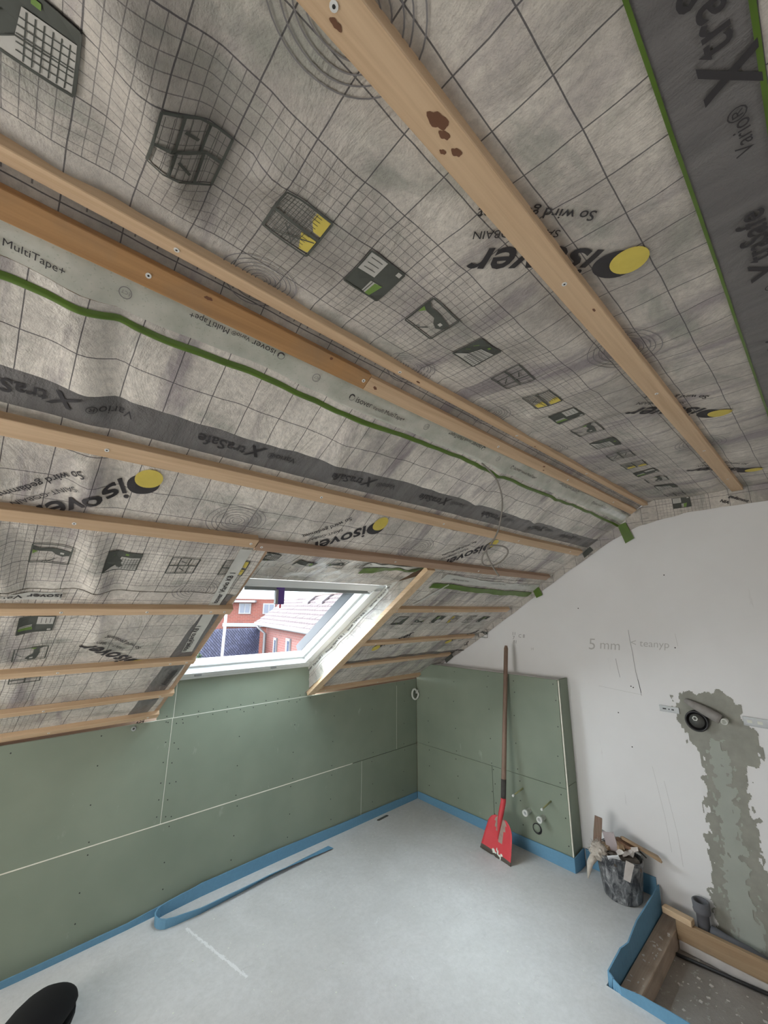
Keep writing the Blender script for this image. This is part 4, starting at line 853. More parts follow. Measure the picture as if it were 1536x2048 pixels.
k.lathe([(0.052, 0.004), (0.052, -0.034), (0.047, -0.036), (0.044, -0.034), (0.044, -0.012), (0.0001, -0.012)], dc, 'x', 30); k.out('socket', M['black_plastic'], t)
k = MB(); k.lathe([(0.036, -0.013), (0.034, -0.026), (0.0001, -0.026)], dc, 'x', 24); k.out('plug', plain('dark_grey_plug', (0.07, 0.07, 0.065), 0.5), t)
k = MB(); k.lathe([(0.013, -0.026), (0.013, -0.030), (0.008, -0.030), (0.008, -0.0265)], (dc[0], dc[1] + 0.006, dc[2] + 0.012), 'x', 6); k.out('nut', M['white_plastic'], t)
t = thing('wall_pipe', 'grey plastered pipe above the black drain, ending in an open white spout', 'pipe', (0.11, -2.05, 1.01)); k = MB()
k.tube([(0.112, -1.965, 1.052), (0.104, -1.99, 1.040), (0.098, -2.04, 1.018), (0.094, -2.10, 0.990), (0.094, -2.112, 0.984)], 0.02, 12, rs=[0.012, 0.018, 0.024, 0.026, 0.024]); k.out('sleeve', plain('dusty_sleeve', (0.28, 0.265, 0.25), 0.9, var=0.3), t)
k = MB(); k.lathe([(0.012, 0.02), (0.015, -0.034), (0.011, -0.034), (0.010, 0.0), (0.0001, 0.0)], (0.11, -2.128, 0.978), 'x', 16); k.out('spout', M['white_plastic'], t)
def stroke(pts, wd, mat, x=0.1288):
    k = MB()
    for a, b in zip(pts, pts[1:]):
        d = Vector((0, b[0] - a[0], b[1] - a[1])).normalized() * wd; n_ = Vector((0, -d.z, d.y))
        k.bm.faces.new([k.bm.verts.new(Vector((x, *p)) + q) for p, q in ((a, n_), (b, n_), (b, -n_), (a, -n_))])
    o = k.out('pencil_mark', mat); o.parent = wr; return o
def wtext(s, y, z, sz, mat, width=None, rot=0.0):
    vs, fs = text2d(s, sz, 0.15, -0.0003, width)
    c, q = math.cos(rot), math.sin(rot)
    o = mesh('handwriting', [(0.1286, y - (a * c - b * q), z + (a * q + b * c)) for a, b in vs], fs, mat); o.parent = wr
wtext('5', -1.463, 1.285, 0.085, M['pencil_light'], 0.045); wtext('mm', -1.535, 1.293, 0.055, M['pencil_light'], 0.12)
wtext('< teanyp', -1.722, 1.325, 0.045, M['pencil_light'], 0.20)
stroke([(-1.715, 1.42), (-1.717, 1.36), (-1.722, 1.30), (-1.727, 1.18), (-1.736, 1.10), (-1.742, 1.04)], 0.0009, M['pencil'])
stroke([(-1.742, 1.045), (-1.66, 1.050), (-1.50, 1.062)], 0.0006, M['pencil_light']); stroke([(-1.622, 1.24), (-1.626, 1.19), (-1.634, 1.13)], 0.0010, M['pencil']); stroke([(-1.733, 1.13), (-1.742, 1.055)], 0.0016, M['pencil'])
stroke([(-1.96, 1.41), (-1.965, 1.34)], 0.0007, M['pencil_light']); stroke([(-1.80, 0.60), (-1.83, 0.35), (-1.835, 0.2)], 0.0006, M['pencil_light']); stroke([(-1.75, 0.66), (-1.78, 0.42), (-1.79, 0.25)], 0.0006, M['pencil_light'])
for i in range(3): wtext('117 81'[i * 2:i * 2 + 2], -0.905 + 0.0, 1.345 - i * 0.03, 0.034, M['pencil'], None, 0.0)
wtext('C 8', -0.955, 1.33, 0.036, M['pencil'], None, 0.0); wtext('H', -1.05, 1.245, 0.03, M['pencil_light'], None, 0.1)
k = MB()
for y, z in ((-1.690, 1.085), (-1.702, 1.080), (-1.60, 0.92), (-1.655, 0.74), (-2.025, 1.085), (-1.95, 1.33), (-2.18, 0.995), (-1.42, 1.55), (-1.95, 1.75)): dot(0.13, y, z, 'x', 0.0036)
k.out('drill_holes', M['dark_hole']).parent = wr

# membrane edge turned down on to the gable, under slope and ceiling
GY = [(-0.19, 1.145, 0.085), (-0.5, 1.32, 0.085), (-0.9, 1.575, 0.082), (-1.3, 1.83, 0.075), (-1.7, 2.085, 0.085), (-1.86, 2.175, 0.11), (-1.95, 2.214, 0.13), (-2.1, 2.216, 0.105), (-2.4, 2.216, 0.10), (-2.8, 2.216, 0.10), (-3.5, 2.216, 0.10)]
def gable_top(y):
    for a, b in zip(GY, GY[1:]):
        if b[0] <= y <= a[0]: f = (y - a[0]) / (b[0] - a[0]); return a[1] + (b[1] - a[1]) * f, a[2] + (b[2] - a[2]) * f
    return GY[-1][1:] if y < -3 else GY[0][1:]
vs, uv, fs = [], [], []; NN = 230; KK = 5
for i in range(NN + 1):
    y = -0.19 - 3.3 * i / NN; z, hgt = gable_top(y)
    for j in range(KK + 1):
        f = j / KK; hh = hgt * (1 + 0.06 * noise.noise(Vector((y * 9, 0, 0)))) * f
        vs.append((0.1245 - 0.004 * abs(noise.noise(Vector((y * 16, f * 2, 3)))) - 0.010 * (1 - f) ** 2, y, z - hh)); uv.append(((z - hh - 2.18) / CELL, (y + 2.58) / 0.0877))
for i in range(NN):
    for j in range(KK): a = i * (KK + 1) + j; fs.append((a, a + 1, a + KK + 2, a + KK + 1))
fl = tag(mesh('membrane_flap', vs, fs, M['memb'], smooth=True, uvs=uv), 'edge of the membrane turned down on to the white gable wall', 'membrane')
def gpic(poly, mat, name='green_patch', x=0.117, label=None, cat='tape'):
    k = MB(); k.hexa([(x, y, z) for y, z in poly] + [(x + 0.001, y, z) for y, z in poly]); o = k.out(name, mat)
    if label: tag(o, label, cat)
    else: o.parent = fl
    return o
gt = gpic([(-1.735, 2.085), (-1.785, 2.10), (-1.822, 1.99), (-1.768, 1.962)], M['green_tape'], 'tape_end', 0.116, 'upper green tape end stuck down on the white gable wall')
gpic([(-1.096, 1.70), (-1.155, 1.70), (-1.178, 1.643), (-1.128, 1.622)], M['green_tape'], 'tape_end', 0.116, 'lower green tape end stuck down on the white gable wall')
gpic([(-1.492, 1.923), (-1.546, 1.965), (-1.566, 1.938), (-1.502, 1.89)], M['print_dark'], 'dark_flap_print'); gpic([(-0.227, 1.12), (-0.30, 1.17), (-0.33, 1.135), (-0.25, 1.075)], M['print_dark'], 'dark_flap_print')
def flap_text(s, y, z, sz, wd, rot=0.0, mir=1):
    vs, fs = text2d(s, sz, 0.2, 0.0008, wd); c, q = math.cos(rot), math.sin(rot)
    o = mesh('lettering', [(0.1135, y - (a * c - b * q), z + (a * q + b * c)) for a, b in vs], fs, M['print']); o.parent = fl
flap_text('ver', -0.42, 1.235, 0.065, 0.085, 0.12); flap_text('So wird ged\u00e4mmt', -0.34, 1.185, 0.022, 0.11, 0.1)
flap_text('gedammt', -2.315, 2.165, 0.028, 0.09, -0.55); flap_text('NIA', -2.275, 2.145, 0.028, 0.04, -0.5)
def flap_pic(y, z, kind):
    f = lambda a, b, l: 0
    o = picture(fl, kind, 0, 0, 1, 1, 0, pf=lambda a, b, l: 0.0)
    for v in o.data.vertices:
        p, q, r = v.co; v.co = (0.1135 + r * 0.5, y - p * 0.086, z - q * 0.062)
flap_pic(-2.055, 2.205, 1)
flap_pic(-0.60, 1.375, 2)

# ------------------------------------------------------------------ roof window
wn = bpy.data.objects.new('window_1', None); COL.objects.link(wn); wn['kind'] = 'structure'; wn.location = SL(-1.55, 0.6, 0.2); bpy.context.view_layer.update()
def bar_sl(name, x0, x1, t0, t1, n0, n1, mat, parent=wn, bev=0.0015):
    k = MB(); k.hexa([SL(x0, t0, n0), SL(x1, t0, n0), SL(x1, t1, n0), SL(x0, t1, n0), SL(x0, t0, n1), SL(x1, t0, n1), SL(x1, t1, n1), SL(x0, t1, n1)]); return k.out(name, mat, parent, bev)
WX0, WX1, WT0, WT1 = -2.04, -1.125, 0.105, 1.10
for j, (i0, i1, n0, n1) in enumerate(((0.0, 0.060, 0.167, 0.205), (0.030, 0.078, 0.205, 0.250))):
    bar_sl('frame_side', WX1 - i1, WX1 - i0, WT0, WT1, n0, n1, M['white_frame']); bar_sl('frame_side', WX0 + i0, WX0 + i1, WT0, WT1, n0, n1, M['white_frame'])
    bar_sl('frame_bottom', WX0, WX1, WT0 + i0, WT0 + i1 + 0.012, n0 - 0.001, n1, M['white_frame']); bar_sl('frame_top', WX0, WX1, WT1 - i1, WT1 - i0, n0, n1, M['white_frame'])
bar_sl('frame_groove', WX0 + 0.06, WX1 - 0.06, WT0 + 0.030, WT0 + 0.033, 0.1655, 0.168, M['bar'])
bar_sl('flashing', WX1 - 0.080, WX1 - 0.045, WT0 + 0.04, WT1, 0.250, 0.315, M['grey_alu']); bar_sl('flashing', WX0 + 0.045, WX0 + 0.080, WT0 + 0.04, WT1, 0.250, 0.315, M['grey_alu'])
bar_sl('flashing', WX0 + 0.045, WX1 - 0.045, WT0 + 0.0, WT0 + 0.06, 0.250, 0.262, M['white_frame'])
for x in (-1.42, -1.90): bar_sl('catch', x - 0.02, x + 0.02, WT0 + 0.05, WT0 + 0.058, 0.158, 0.167, M['bar'])
# opened sash, swung up to the horizontal; hinge near the top
hz = Vector((0, -0.79, 1.668)); he = Vector((0, 0.165, 1.630)); hd = (he - hz).normalized(); hn = Vector((0, -hd.z, hd.y))
def bar_h(name, x0, x1, a0, a1, b0, b1, mat, parent=wn, bev=0.0015):
    k = MB(); P = lambda x, a, b: Vector((x, 0, 0)) + hz + hd * a + hn * b
    k.hexa([P(x0, a0, b0), P(x1, a0, b0), P(x1, a1, b0), P(x0, a1, b0), P(x0, a0, b1), P(x1, a0, b1), P(x1, a1, b1), P(x0, a1, b1)]); return k.out(name, mat, parent, bev)
SX0, SX1 = -1.975, -1.19
sa = bar_h('sash', SX0, SX1, 0.885, 0.957, -0.032, 0.025, M['white_frame'])
for nm, a in (('sash_side', (SX1 - 0.055, SX1, 0.0, 0.885)), ('sash_side', (SX0, SX0 + 0.055, 0.0, 0.885)), ('sash_top', (SX0 + 0.055, SX1 - 0.055, 0.0, 0.06))):
    o = bar_h(nm, a[0], a[1], a[2], a[3], -0.022, 0.025, M['white_frame'], None); o.parent = sa; o.matrix_parent_inverse = sa.matrix_world.inverted(); 
    o.matrix_parent_inverse = (Matrix.Translation(wn.location) @ sa.matrix_parent_inverse).inverted() if False else Matrix.Identity(4)
pn = bar_h('pane', SX0 + 0.055, SX1 - 0.055, 0.06, 0.885, 0.004, 0.010, M['glass'], None, 0); pn.parent = sa
k = MB(); k.box((-1.955, -0.738, 1.626), (-1.172, -0.712, 1.645)); bo = k.out('control_bar', M['bar'], wn, 0.002)
for x in (-1.735, -1.44, -1.19):
    k = MB(); k.box((x - 0.005, -0.737, 1.634), (x + 0.005, -0.715, 1.672)); o = k.out('bar_bracket', M['white_frame'], wn, 0.001)
box('end_block', (-1.198, -0.765, 1.634), (-1.166, -0.715, 1.665), M['white_frame'], wn, 0.002)
tg = thing('hang_tag', 'purple and grey booklet hanging from the bar of the roof window', 'booklet', (-1.785, -0.725, 1.63))
k = MB(); k.box((-1.80, -0.742, 1.560), (-1.752, -0.722, 1.630)); k.out('cover', M['packet'], tg, 0.002); box('stripe', (-1.787, -0.7435, 1.559), (-1.755, -0.7205, 1.631), M['purple'], tg); box('stripe', (-1.797, -0.7445, 1.632), (-1.755, -0.708, 1.650), M['purple'], tg)
box('red_tag', (-1.773, -0.735, 1.540), (-1.766, -0.732, 1.560), M['red_tag'], tg)

# reveal sheets: right side and header
def loft(name, label, A0, A1, B0, B1, nx, ny, bulge, uvs_, mat=M['memb_shiny_lit'], cat='membrane', fr=(8, 8), bow=0.0):
    vs, uv, fs = [], [], []
    for j in range(ny + 1):
        for i in range(nx + 1):
            f, g_ = i / nx, j / ny; p = (A0.lerp(A1, f)).lerp(B0.lerp(B1, f), g_); n_ = (A1 - A0).cross(B0 - A0).normalized()
            wn_ = math.sin(math.pi * g_) ** 0.6; p = p + n_ * (bulge * wn_ * (0.5 + noise.noise(Vector((f * fr[0], g_ * fr[1], 4.4)))) + bulge * 0.4 * noise.noise(Vector((f * fr[0] * 3, g_ * 6, 1.4))) * wn_) + Vector((0, 0, -bow * math.sin(math.pi * f) * g_))
            vs.append(p); uv.append((uvs_[0] + f * uvs_[1], uvs_[2] + g_ * uvs_[3]))
    for j in range(ny):
        for i in range(nx): a = j * (nx + 1) + i; fs.append((a, a + 1, a + nx + 2, a + nx + 1))
    return tag(mesh(name, vs, fs, mat, smooth=True, uvs=uv), label, cat)
rv = loft('reveal_membrane', 'wrinkled membrane lining the right side of the roof window opening', SL(-1.128, 0.06, 0.168), SL(-1.128, 1.12, 0.168), SL(-1.115, 0.03, 0.024), SL(-1.185, 1.40, 0.024), 70, 10, 0.018, (0, 12, 1, 2.2), mat=M['memb'], fr=(9, 2))
hdm = loft('header_membrane', 'crumpled membrane hanging from the brown batten to the window top', SL(-2.10, 1.50, 0.028), SL(-1.13, 1.50, 0.028), SL(-2.06, 1.105, 0.166), SL(-1.12, 1.105, 0.166), 70, 22, 0.022, (0, 10.6, 4.3, 5.2), fr=(7, 3))
lv = loft('reveal_membrane', 'membrane lining the left side of the roof window opening', SL(-2.045, 0.06, 0.168), SL(-2.045, 1.12, 0.168), SL(-2.086, 0.03, 0.088), SL(-2.086, 1.40, 0.088), 40, 6, -0.008, (0, 12, 1, 2.2))
# header print and tapes, on the header surface (interpolated)
def hpt(f, g_, up=0.004):
    n_ = (SL(-1.13, 1.50, 0.028) - SL(-2.10, 1.50, 0.028)).cross(SL(-2.06, 1.105, 0.166) - SL(-2.10, 1.50, 0.028)).normalized()
    p = (SL(-2.10, 1.50, 0.028).lerp(SL(-1.13, 1.50, 0.028), f)).lerp(SL(-2.06, 1.105, 0.166).lerp(SL(-1.12, 1.105, 0.166), f), g_); w_ = math.sin(math.pi * g_) ** 0.6
    q = 0.022 * w_ * (0.5 + noise.noise(Vector((f * 7, g_ * 3, 4.4)))) + 0.022 * 0.4 * noise.noise(Vector((f * 21, g_ * 6, 1.4))) * w_
    return p + n_ * q + (-n_ if n_.z > 0 else n_) * up
for i, (f0, kd) in enumerate(((0.02, 3), (0.20, 1), (0.385, 2), (0.57, 4))):
    o = picture(hdm, kd, 0, 0, 1, 1, 0, pf=lambda a, b, l: 0.0)
    for v in o.data.vertices: p, q, r = v.co; v.co = hpt(f0 + p * 0.092, 0.30 + (1 - q) * 0.19, 0.004 - r)
def hstrip(label, f0, f1, g0, g1, ga, gb, mat, up):
    vs, fs = [], []; n = 30
    for i in range(n + 1):
        f = f0 + (f1 - f0) * i / n; a = g0 + (ga - g0) * i / n; b = g1 + (gb - g1) * i / n
        for j in range(5): vs.append(hpt(f, a + (b - a) * j / 4, up))
    for i in range(n):
        for j in range(4): a = i * 5 + j; fs.append((a, a + 1, a + 6, a + 5))
    return tag(mesh('adhesive_tape', vs, fs, mat, smooth=True), label, 'tape')
hstrip('crumpled green tape on the hanging membrane above the window, at its right', 0.63, 0.995, 0.50, 0.62, 0.22, 0.42, M['green_tape'], 0.007)
hs = hstrip('pale lettered tape above the crumpled green tape', 0.62, 0.995, 0.36, 0.48, 0.10, 0.20, M['tape_white'], 0.006)
# tape down the right reveal
def rpt(f, g_, up):
    A0, A1, B0, B1 = SL(-1.128, 0.06, 0.168), SL(-1.128, 1.12, 0.168), SL(-1.115, 0.03, 0.024), SL(-1.185, 1.40, 0.024)
    n_ = (A1 - A0).cross(B0 - A0).normalized(); p = A0.lerp(A1, f).lerp(B0.lerp(B1, f), g_); w_ = math.sin(math.pi * g_) ** 0.6
    q = 0.018 * w_ * (0.5 + noise.noise(Vector((f * 9, g_ * 2, 4.4)))) + 0.018 * 0.4 * noise.noise(Vector((f * 27, g_ * 6, 1.4))) * w_
    return p + n_ * q + (n_ if n_.x < 0 else -n_) * up
vs, fs = [], []
for i in range(61):
    for j in range(5): vs.append(rpt(i / 60, 0.02 + 0.30 * j / 4, 0.003))
for i in range(60):
    for j in range(4): a = i * 5 + j; fs.append((a, a + 1, a + 6, a + 5))
rt = tag(mesh('adhesive_tape', vs, fs, M['tape_white'], smooth=True), 'white lettered tape down the membrane along the window frame, at right', 'tape')
tv, tf = text2d('isover Vario KB 1', 0.03, 0, 0.0004, 0.21)
for f0 in (0.02, 0.27, 0.52, 0.77): o = mesh('lettering', [rpt(min(1, f0 + a), 0.21 - b * 5.0, 0.0048) for a, b in tv], tf, M['print']); o.parent = rt

# ------------------------------------------------------------------ hanging cable
cp = [(-1.475, -1.767, 2.109), (-1.447, -1.783, 2.081), (-1.42, -1.796, 2.045), (-1.399, -1.799, 1.995), (-1.389, -1.794, 1.951), (-1.385, -1.78, 1.898), (-1.387, -1.761, 1.842), (-1.4, -1.734, 1.792), (-1.408, -1.721, 1.775), (-1.415, -1.709, 1.758), (-1.415, -1.701, 1.733), (-1.404, -1.705, 1.715), (-1.382, -1.724, 1.713), (-1.357, -1.751, 1.728), (-1.343, -1.774, 1.756), (-1.345, -1.778, 1.776), (-1.361, -1.767, 1.788), (-1.391, -1.741, 1.792), (-1.406, -1.728, 1.791), (-1.409, -1.719, 1.772), (-1.401, -1.719, 1.75), (-1.383, -1.725, 1.717), (-1.366, -1.732, 1.692), (-1.352, -1.738, 1.673)]
cv = [Vector(p) for p in cp]; cc = []
for i in range(len(cv) - 1):
    p0, p1, p2, p3 = cv[max(0, i - 1)], cv[i], cv[i + 1], cv[min(len(cv) - 1, i + 2)]
    for s_ in range(4):
        u_ = s_ / 4; cc.append(0.5 * ((2 * p1) + (-p0 + p2) * u_ + (2 * p0 - 5 * p1 + 4 * p2 - p3) * u_ ** 2 + (-p0 + 3 * p1 - 3 * p2 + p3) * u_ ** 3))
cc.append(cv[-1])
for i, p in enumerate(cc):           # pull the crossing strands apart in depth
    g_ = i / len(cc); cc[i] = p + Vector((0.65, 0.72, 0)) * (0.006 * math.sin(g_ * 14))
cc.insert(0, Vector((-1.49, -1.755, 2.125)))
k = MB(); k.tube(cc, 0.0033, 8); tag(k.out('cable', M['cable']), 'grey cable with a loose knot hanging from the slope', 'cable')

# ------------------------------------------------------------------ black boot toe at the lower left
bo_ = Vector((-2.458, -0.39, 0)); bd = Vector((0.62, 0.78, 0)).normalized(); bs = Vector((bd.y, -bd.x, 0)); n = 24
secs = [(-0.30, 0.072, 0.10), (-0.20, 0.082, 0.11), (-0.10, 0.092, 0.115), (0.0, 0.096, 0.11), (0.06, 0.092, 0.10), (0.10, 0.080, 0.088), (0.13, 0.060, 0.070), (0.15, 0.032, 0.05), (0.155, 0.010, 0.036)]
bt = thing('boot', 'black felt boot, only its rounded toe in view at lower left', 'boot', tuple(bo_))
k = MB(); rg = []
for a, hw, h in secs:
    rg.append([k.bm.verts.new(bo_ + bd * a + bs * hw * math.cos(q / n * 6.2832) + Vector((0, 0, h / 2 + 0.008 + h / 2 * math.sin(q / n * 6.2832)))) for q in range(n)])
for a, b in zip(rg, rg[1:]):
    for j in range(n): f = k.bm.faces.new((a[j], a[(j + 1) % n], b[(j + 1) % n], b[j])); f.smooth = True
k.bm.faces.new(rg[0]); k.bm.faces.new(rg[-1][::-1]); k.out('upper', M['black_felt'], bt)
k = MB(); rg = []
for a, hw, h in secs:
    rg.append([k.bm.verts.new(bo_ + bd * a + bs * s_ * hw * 0.96 + Vector((0, 0, z))) for s_, z in ((-1, 0), (1, 0), (1, 0.02), (-1, 0.02))])
for a, b in zip(rg, rg[1:]):
    for j in range(4): k.bm.faces.new((a[j], a[(j + 1) % 4], b[(j + 1) % 4], b[j]))
k.bm.faces.new(rg[0]); k.bm.faces.new(rg[-1][::-1]); k.out('sole', M['black_felt'], bt)
k = MB(); k.lathe([(0.060, 0.04), (0.064, 0.12), (0.066, 0.17), (0.056, 0.172), (0.05, 0.14), (0.0001, 0.10)], tuple(bo_ + bd * -0.25), 'z', 20); k.out('shaft', M['black_felt'], bt)

# ------------------------------------------------------------------ outside
gr = box('ground', (-30, 3, -3.4), (45, 60, -3.2), M['lawn']); tag(gr, kind='structure')
tag(box('street_paving', (-6, 3.2, -3.2), (12, 12.0, -3.19), plain('paving', (0.09, 0.088, 0.085), 0.9)), kind='structure')
# house with the tiled roof
E0 = Vector((4.72, 13.25, 0.886)); E1 = Vector((3.10, 5.50, 0.886)); ed = (E1 - E0).normalized(); pn_ = Vector((-ed.y, ed.x, 0)); pn_ = pn_ if pn_.x > 0 else -pn_
hb = thing('neighbour_house', 'brick house with a brown tiled roof seen through the roof window', 'house', (E0.x, E0.y, -3.2))
EL = (E1 - E0).length
def hp(a, b, z): return E0 + ed * a + pn_ * b + Vector((0, 0, z - E0.z))
k = MB(); k.hexa([hp(0.35, 0.30, -3.2), hp(EL, 0.30, -3.2), hp(EL, 6.0, -3.2), hp(0.35, 6.0, -3.2), hp(0.35, 0.30, 0.92), hp(EL, 0.30, 0.92), hp(EL, 6.0, 0.92), hp(0.35, 6.0, 0.92)])
wl2 = k.out('wall', brick_mat('house_brick', (0.13, 0.036, 0.028), (0.10, 0.028, 0.022), (0.12, 0.07, 0.06), (ed.x, ed.y)), hb)
k = MB(); k.tube([hp(0, -0.06, 0.86), hp(EL, -0.06, 0.86)], 0.07, 10); k.out('gutter', M['white_ext'], hb)
k = MB(); k.tube([hp(0.25, -0.05, 0.84), hp(0.30, 0.0, 0.70), hp(0.45, 0.22, 0.50), hp(0.45, 0.24, -3.2)], 0.055, 8); k.out('downpipe', M['white_ext'], hb)
k = MB(); rnd = random.Random(2); RS = 0.78            # tile courses, each stepped over the next
rows = 26; dw = 0.16
for r in range(rows):
    b0 = r * dw; z0 = 0.92 + b0 * RS; x = 0.0 + (r % 2) * 0.11
    a = -0.05
    while a < EL:
        w_ = 0.22; j_ = rnd.uniform(-0.008, 0.008)
        c = [hp(a, b0 - 0.03, z0 + 0.035 + j_), hp(a + w_ - 0.012, b0 - 0.03, z0 + 0.035 + j_), hp(a + w_ - 0.012, b0 + dw, z0 + dw * RS + 0.01), hp(a, b0 + dw, z0 + dw * RS + 0.01)]
        k.hexa([q - Vector((0, 0, 0.045)) for q in c] + c); a += w_
o = k.out('roof_tiles', M['rooftile'], hb); o['kind'] = 'stuff'
k = MB(); k.hexa([hp(0.0, 0.02, 0.82), hp(EL, 0.02, 0.82), hp(EL, rows * dw, 0.82 + rows * dw * RS), hp(0.0, rows * dw, 0.82 + rows * dw * RS), hp(0.0, 0.0, 0.90), hp(EL, 0.0, 0.90), hp(EL, rows * dw, 0.90 + rows * dw * RS), hp(0.0, rows * dw, 0.90 + rows * dw * RS)]); k.out('roof_deck', M['rooftile'], hb)
for a in (2.9, 4.2):
    k = MB(); c = lambda aa, bb, h: hp(aa, bb, 0.95 + bb * RS + h)
    k.hexa([c(a, 0.85, 0.0), c(a + 0.55, 0.85, 0.0), c(a + 0.55, 1.75, 0.0), c(a, 1.75, 0.0), c(a, 0.85, 0.09), c(a + 0.55, 0.85, 0.09), c(a + 0.55, 1.75, 0.09), c(a, 1.75, 0.09)])
    sk = k.out('skylight', plain('skylight_frame', (0.05, 0.04, 0.045), 0.6), hb, 0.01)
    k = MB(); k.hexa([c(a + .08, 0.95, 0.09), c(a + 0.47, 0.95, 0.09), c(a + 0.47, 1.65, 0.09), c(a + .08, 1.65, 0.09), c(a + .08, 0.95, 0.10), c(a + 0.47, 0.95, 0.10), c(a + 0.47, 1.65, 0.10), c(a + .08, 1.65, 0.10)]); o = k.out('pane', plain('skylight_pane', (0.09, 0.07, 0.078), 0.3), None); o.parent = sk
def hwin(a, z0, z1, w_):
    k = MB(); k.hexa([hp(a, 0.24, z0), hp(a + w_, 0.24, z0), hp(a + w_, 0.34, z0), hp(a, 0.34, z0), hp(a, 0.24, z1), hp(a + w_, 0.24, z1), hp(a + w_, 0.34, z1), hp(a, 0.34, z1)]); f_ = k.out('window', M['white_ext'], hb)
    k = MB(); k.hexa([hp(a + w_ * .45, 0.23, z0 + .08), hp(a + w_ * .9, 0.23, z0 + .08), hp(a + w_ * .9, 0.25, z0 + .08), hp(a + w_ * .45, 0.25, z0 + .08), hp(a + w_ * .45, 0.23, z1 - .08), hp(a + w_ * .9, 0.23, z1 - .08), hp(a + w_ * .9, 0.25, z1 - .08), hp(a + w_ * .45, 0.25, z1 - .08)]); o = k.out('pane', M['pane_ext'], None); o.parent = f_
hwin(1.65, -0.22, 0.42, 0.35); hwin(3.15, -0.22, 0.50, 0.42); hwin(4.62, -0.5, 0.48, 0.62)
k = MB(); rnd = random.Random(3)
for _ in range(40):
    q = hp(3.0 + rnd.uniform(-0.25, 0.75), 0.12 + rnd.uniform(-.1, .1), -0.32 + rnd.uniform(-.1, .12)); s_ = 0.045; k.box((q.x - s_, q.y - s_, q.z - s_), (q.x + s_, q.y + s_, q.z + s_))
o = k.out('window_flowers', M['flower'], hb); o['kind'] = 'stuff'
# slate-hung gable wall
G0 = Vector((2.40, 12.70, 0)); G1 = Vector((4.72, 12.97, 0)); gd = (G1 - G0).normalized(); gn = Vector((gd.y, -gd.x, 0)); GL = (G1 - G0).length
gs = thing('slate_building', 'low building hung with blue slates beside the brick house', 'building', (G0.x, G0.y, -3.2))
def gp(a, b, z): return G0 + gd * a + gn * b + Vector((0, 0, z))
k = MB(); k.hexa([gp(0, -0.1, -3.2), gp(GL, -0.1, -3.2), gp(GL, -0.6, -3.2), gp(0, -0.6, -3.2), gp(0, -0.1, 0.66), gp(GL, -0.1, 0.66), gp(GL, -0.6, 0.66), gp(0, -0.6, 0.66)]); k.out('wall', M['slate'], gs)
k = MB(); sw, shh = 0.105, 0.085
for r in range(22):
    a = (r % 2) * sw / 2
    while a < GL - 0.03:
        zt = 0.70 - r * shh * 0.62; c = [(a, zt), (a + sw * .5, zt - shh * 1.15), (a + sw, zt), (a + sw * .5, zt + shh * 0.5)]
        v = [k.bm.verts.new(gp(p[0], 0.0 + (0.04 if i == 1 else 0.005), p[1])) for i, p in enumerate(c)]; f = k.bm.faces.new(v); f.material_index = random.Random(r * 99 + int(a * 50)).choice((0, 0, 1)); a += sw
o = k.out('slates', [M['slate'], plain('pale_slate', (0.042, 0.047, 0.085), 0.6)], gs); o['kind'] = 'stuff'
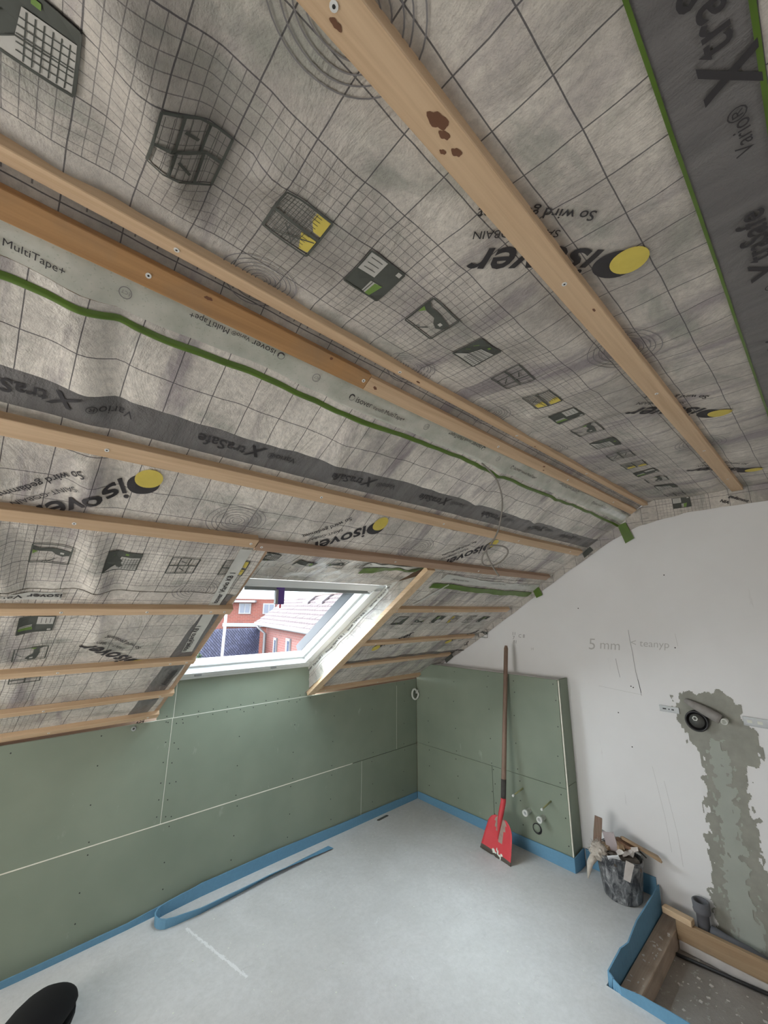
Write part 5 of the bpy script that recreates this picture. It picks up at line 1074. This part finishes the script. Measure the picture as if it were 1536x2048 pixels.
# brick house behind
A0_ = Vector((4.2, 18.9, 0)); A1_ = Vector((9.2, 14.4, 0)); ad = (A1_ - A0_).normalized(); an_ = Vector((ad.y, -ad.x, 0)); AL = (A1_ - A0_).length
hh = thing('neighbour_house', 'red brick house with white windows, farthest beyond the roof window', 'house', (A0_.x, A0_.y, -3.2))
def ap(a, b, z): return A0_ + ad * a + (-an_ if an_.y > 0 else an_) * b + Vector((0, 0, z))
def abox(nm, a0, a1, b0, b1, z0, z1, mat, par=hh):
    k = MB(); k.hexa([ap(a0, b0, z0), ap(a1, b0, z0), ap(a1, b1, z0), ap(a0, b1, z0), ap(a0, b0, z1), ap(a1, b0, z1), ap(a1, b1, z1), ap(a0, b1, z1)]); o = k.out(nm, mat, par if par and par.type == 'EMPTY' else None)
    if par and par.type != 'EMPTY': o.parent = par
    return o
abox('wall', -1, AL, 0, -4, -3.2, 1.95, brick_mat('far_brick', (0.13, 0.030, 0.018), (0.10, 0.024, 0.015), (0.12, 0.06, 0.05), (ad.x, ad.y)))
abox('eaves', 1.35, 4.2, 0.15, 0.0, 0.55, 0.72, M['white_ext']); abox('verge_board', -1.0, 2.9, 0.3, 0.0, 1.72, 1.82, M['white_ext']); abox('roof', -1.2, AL, 0.1, -4.2, 1.95, 2.1, M['rooftile'])
for a in (2.05, 3.25):
    f_ = abox('window', a, a + 0.60, 0.04, 0.0, 1.16, 1.68, M['white_ext'])
    abox('pane', a + .07, a + .27, 0.05, 0.03, 1.22, 1.63, M['pane_ext'], f_); abox('pane', a + .33, a + .53, 0.05, 0.03, 1.22, 1.63, M['pane_ext'], f_)
t = thing('lamp_post', 'slim white post standing in front of the slate building', 'post', (2.11, 9.9, -3.2)); k = MB(); k.tube([(2.11, 9.9, -3.2), (2.08, 9.8, 1.45)], 0.042, 10); k.out('pole', M['white_ext'], t); k = MB(); k.tube([(2.11, 9.9, -3.2), (2.11, 9.9, -3.0)], 0.09, 10); k.out('foot', M['white_ext'], t)
k = MB(); rnd = random.Random(6); c0 = Vector((2.10, 12.2, -0.95))
for _ in range(1500):
    d = Vector((rnd.gauss(0, 1), rnd.gauss(0, 1), rnd.gauss(0, 1))).normalized(); c = c0 + Vector((d.x * 0.42, d.y * 0.4, d.z * 0.95)) * rnd.uniform(0.75, 1.05); u_ = Vector((rnd.uniform(-1, 1), rnd.uniform(-1, 1), rnd.uniform(-1, 1))).normalized() * 0.05; v_ = d.orthogonal().normalized() * 0.035
    k.bm.faces.new([k.bm.verts.new(q) for q in (c - u_, c + v_, c + u_, c - v_)])
bs_ = thing('bush', 'green bush at the left end of the slate building', 'bush', (2.10, 12.2, -3.2)); k.out('leaves', M['leaf'], bs_)['kind'] = 'stuff'
k = MB(); k.tube([(2.10, 12.2, -3.2), (2.12, 12.22, -2.0), (2.08, 12.2, -0.9)], 0.05, 8); k.out('stem', M['timber_dark'], bs_)
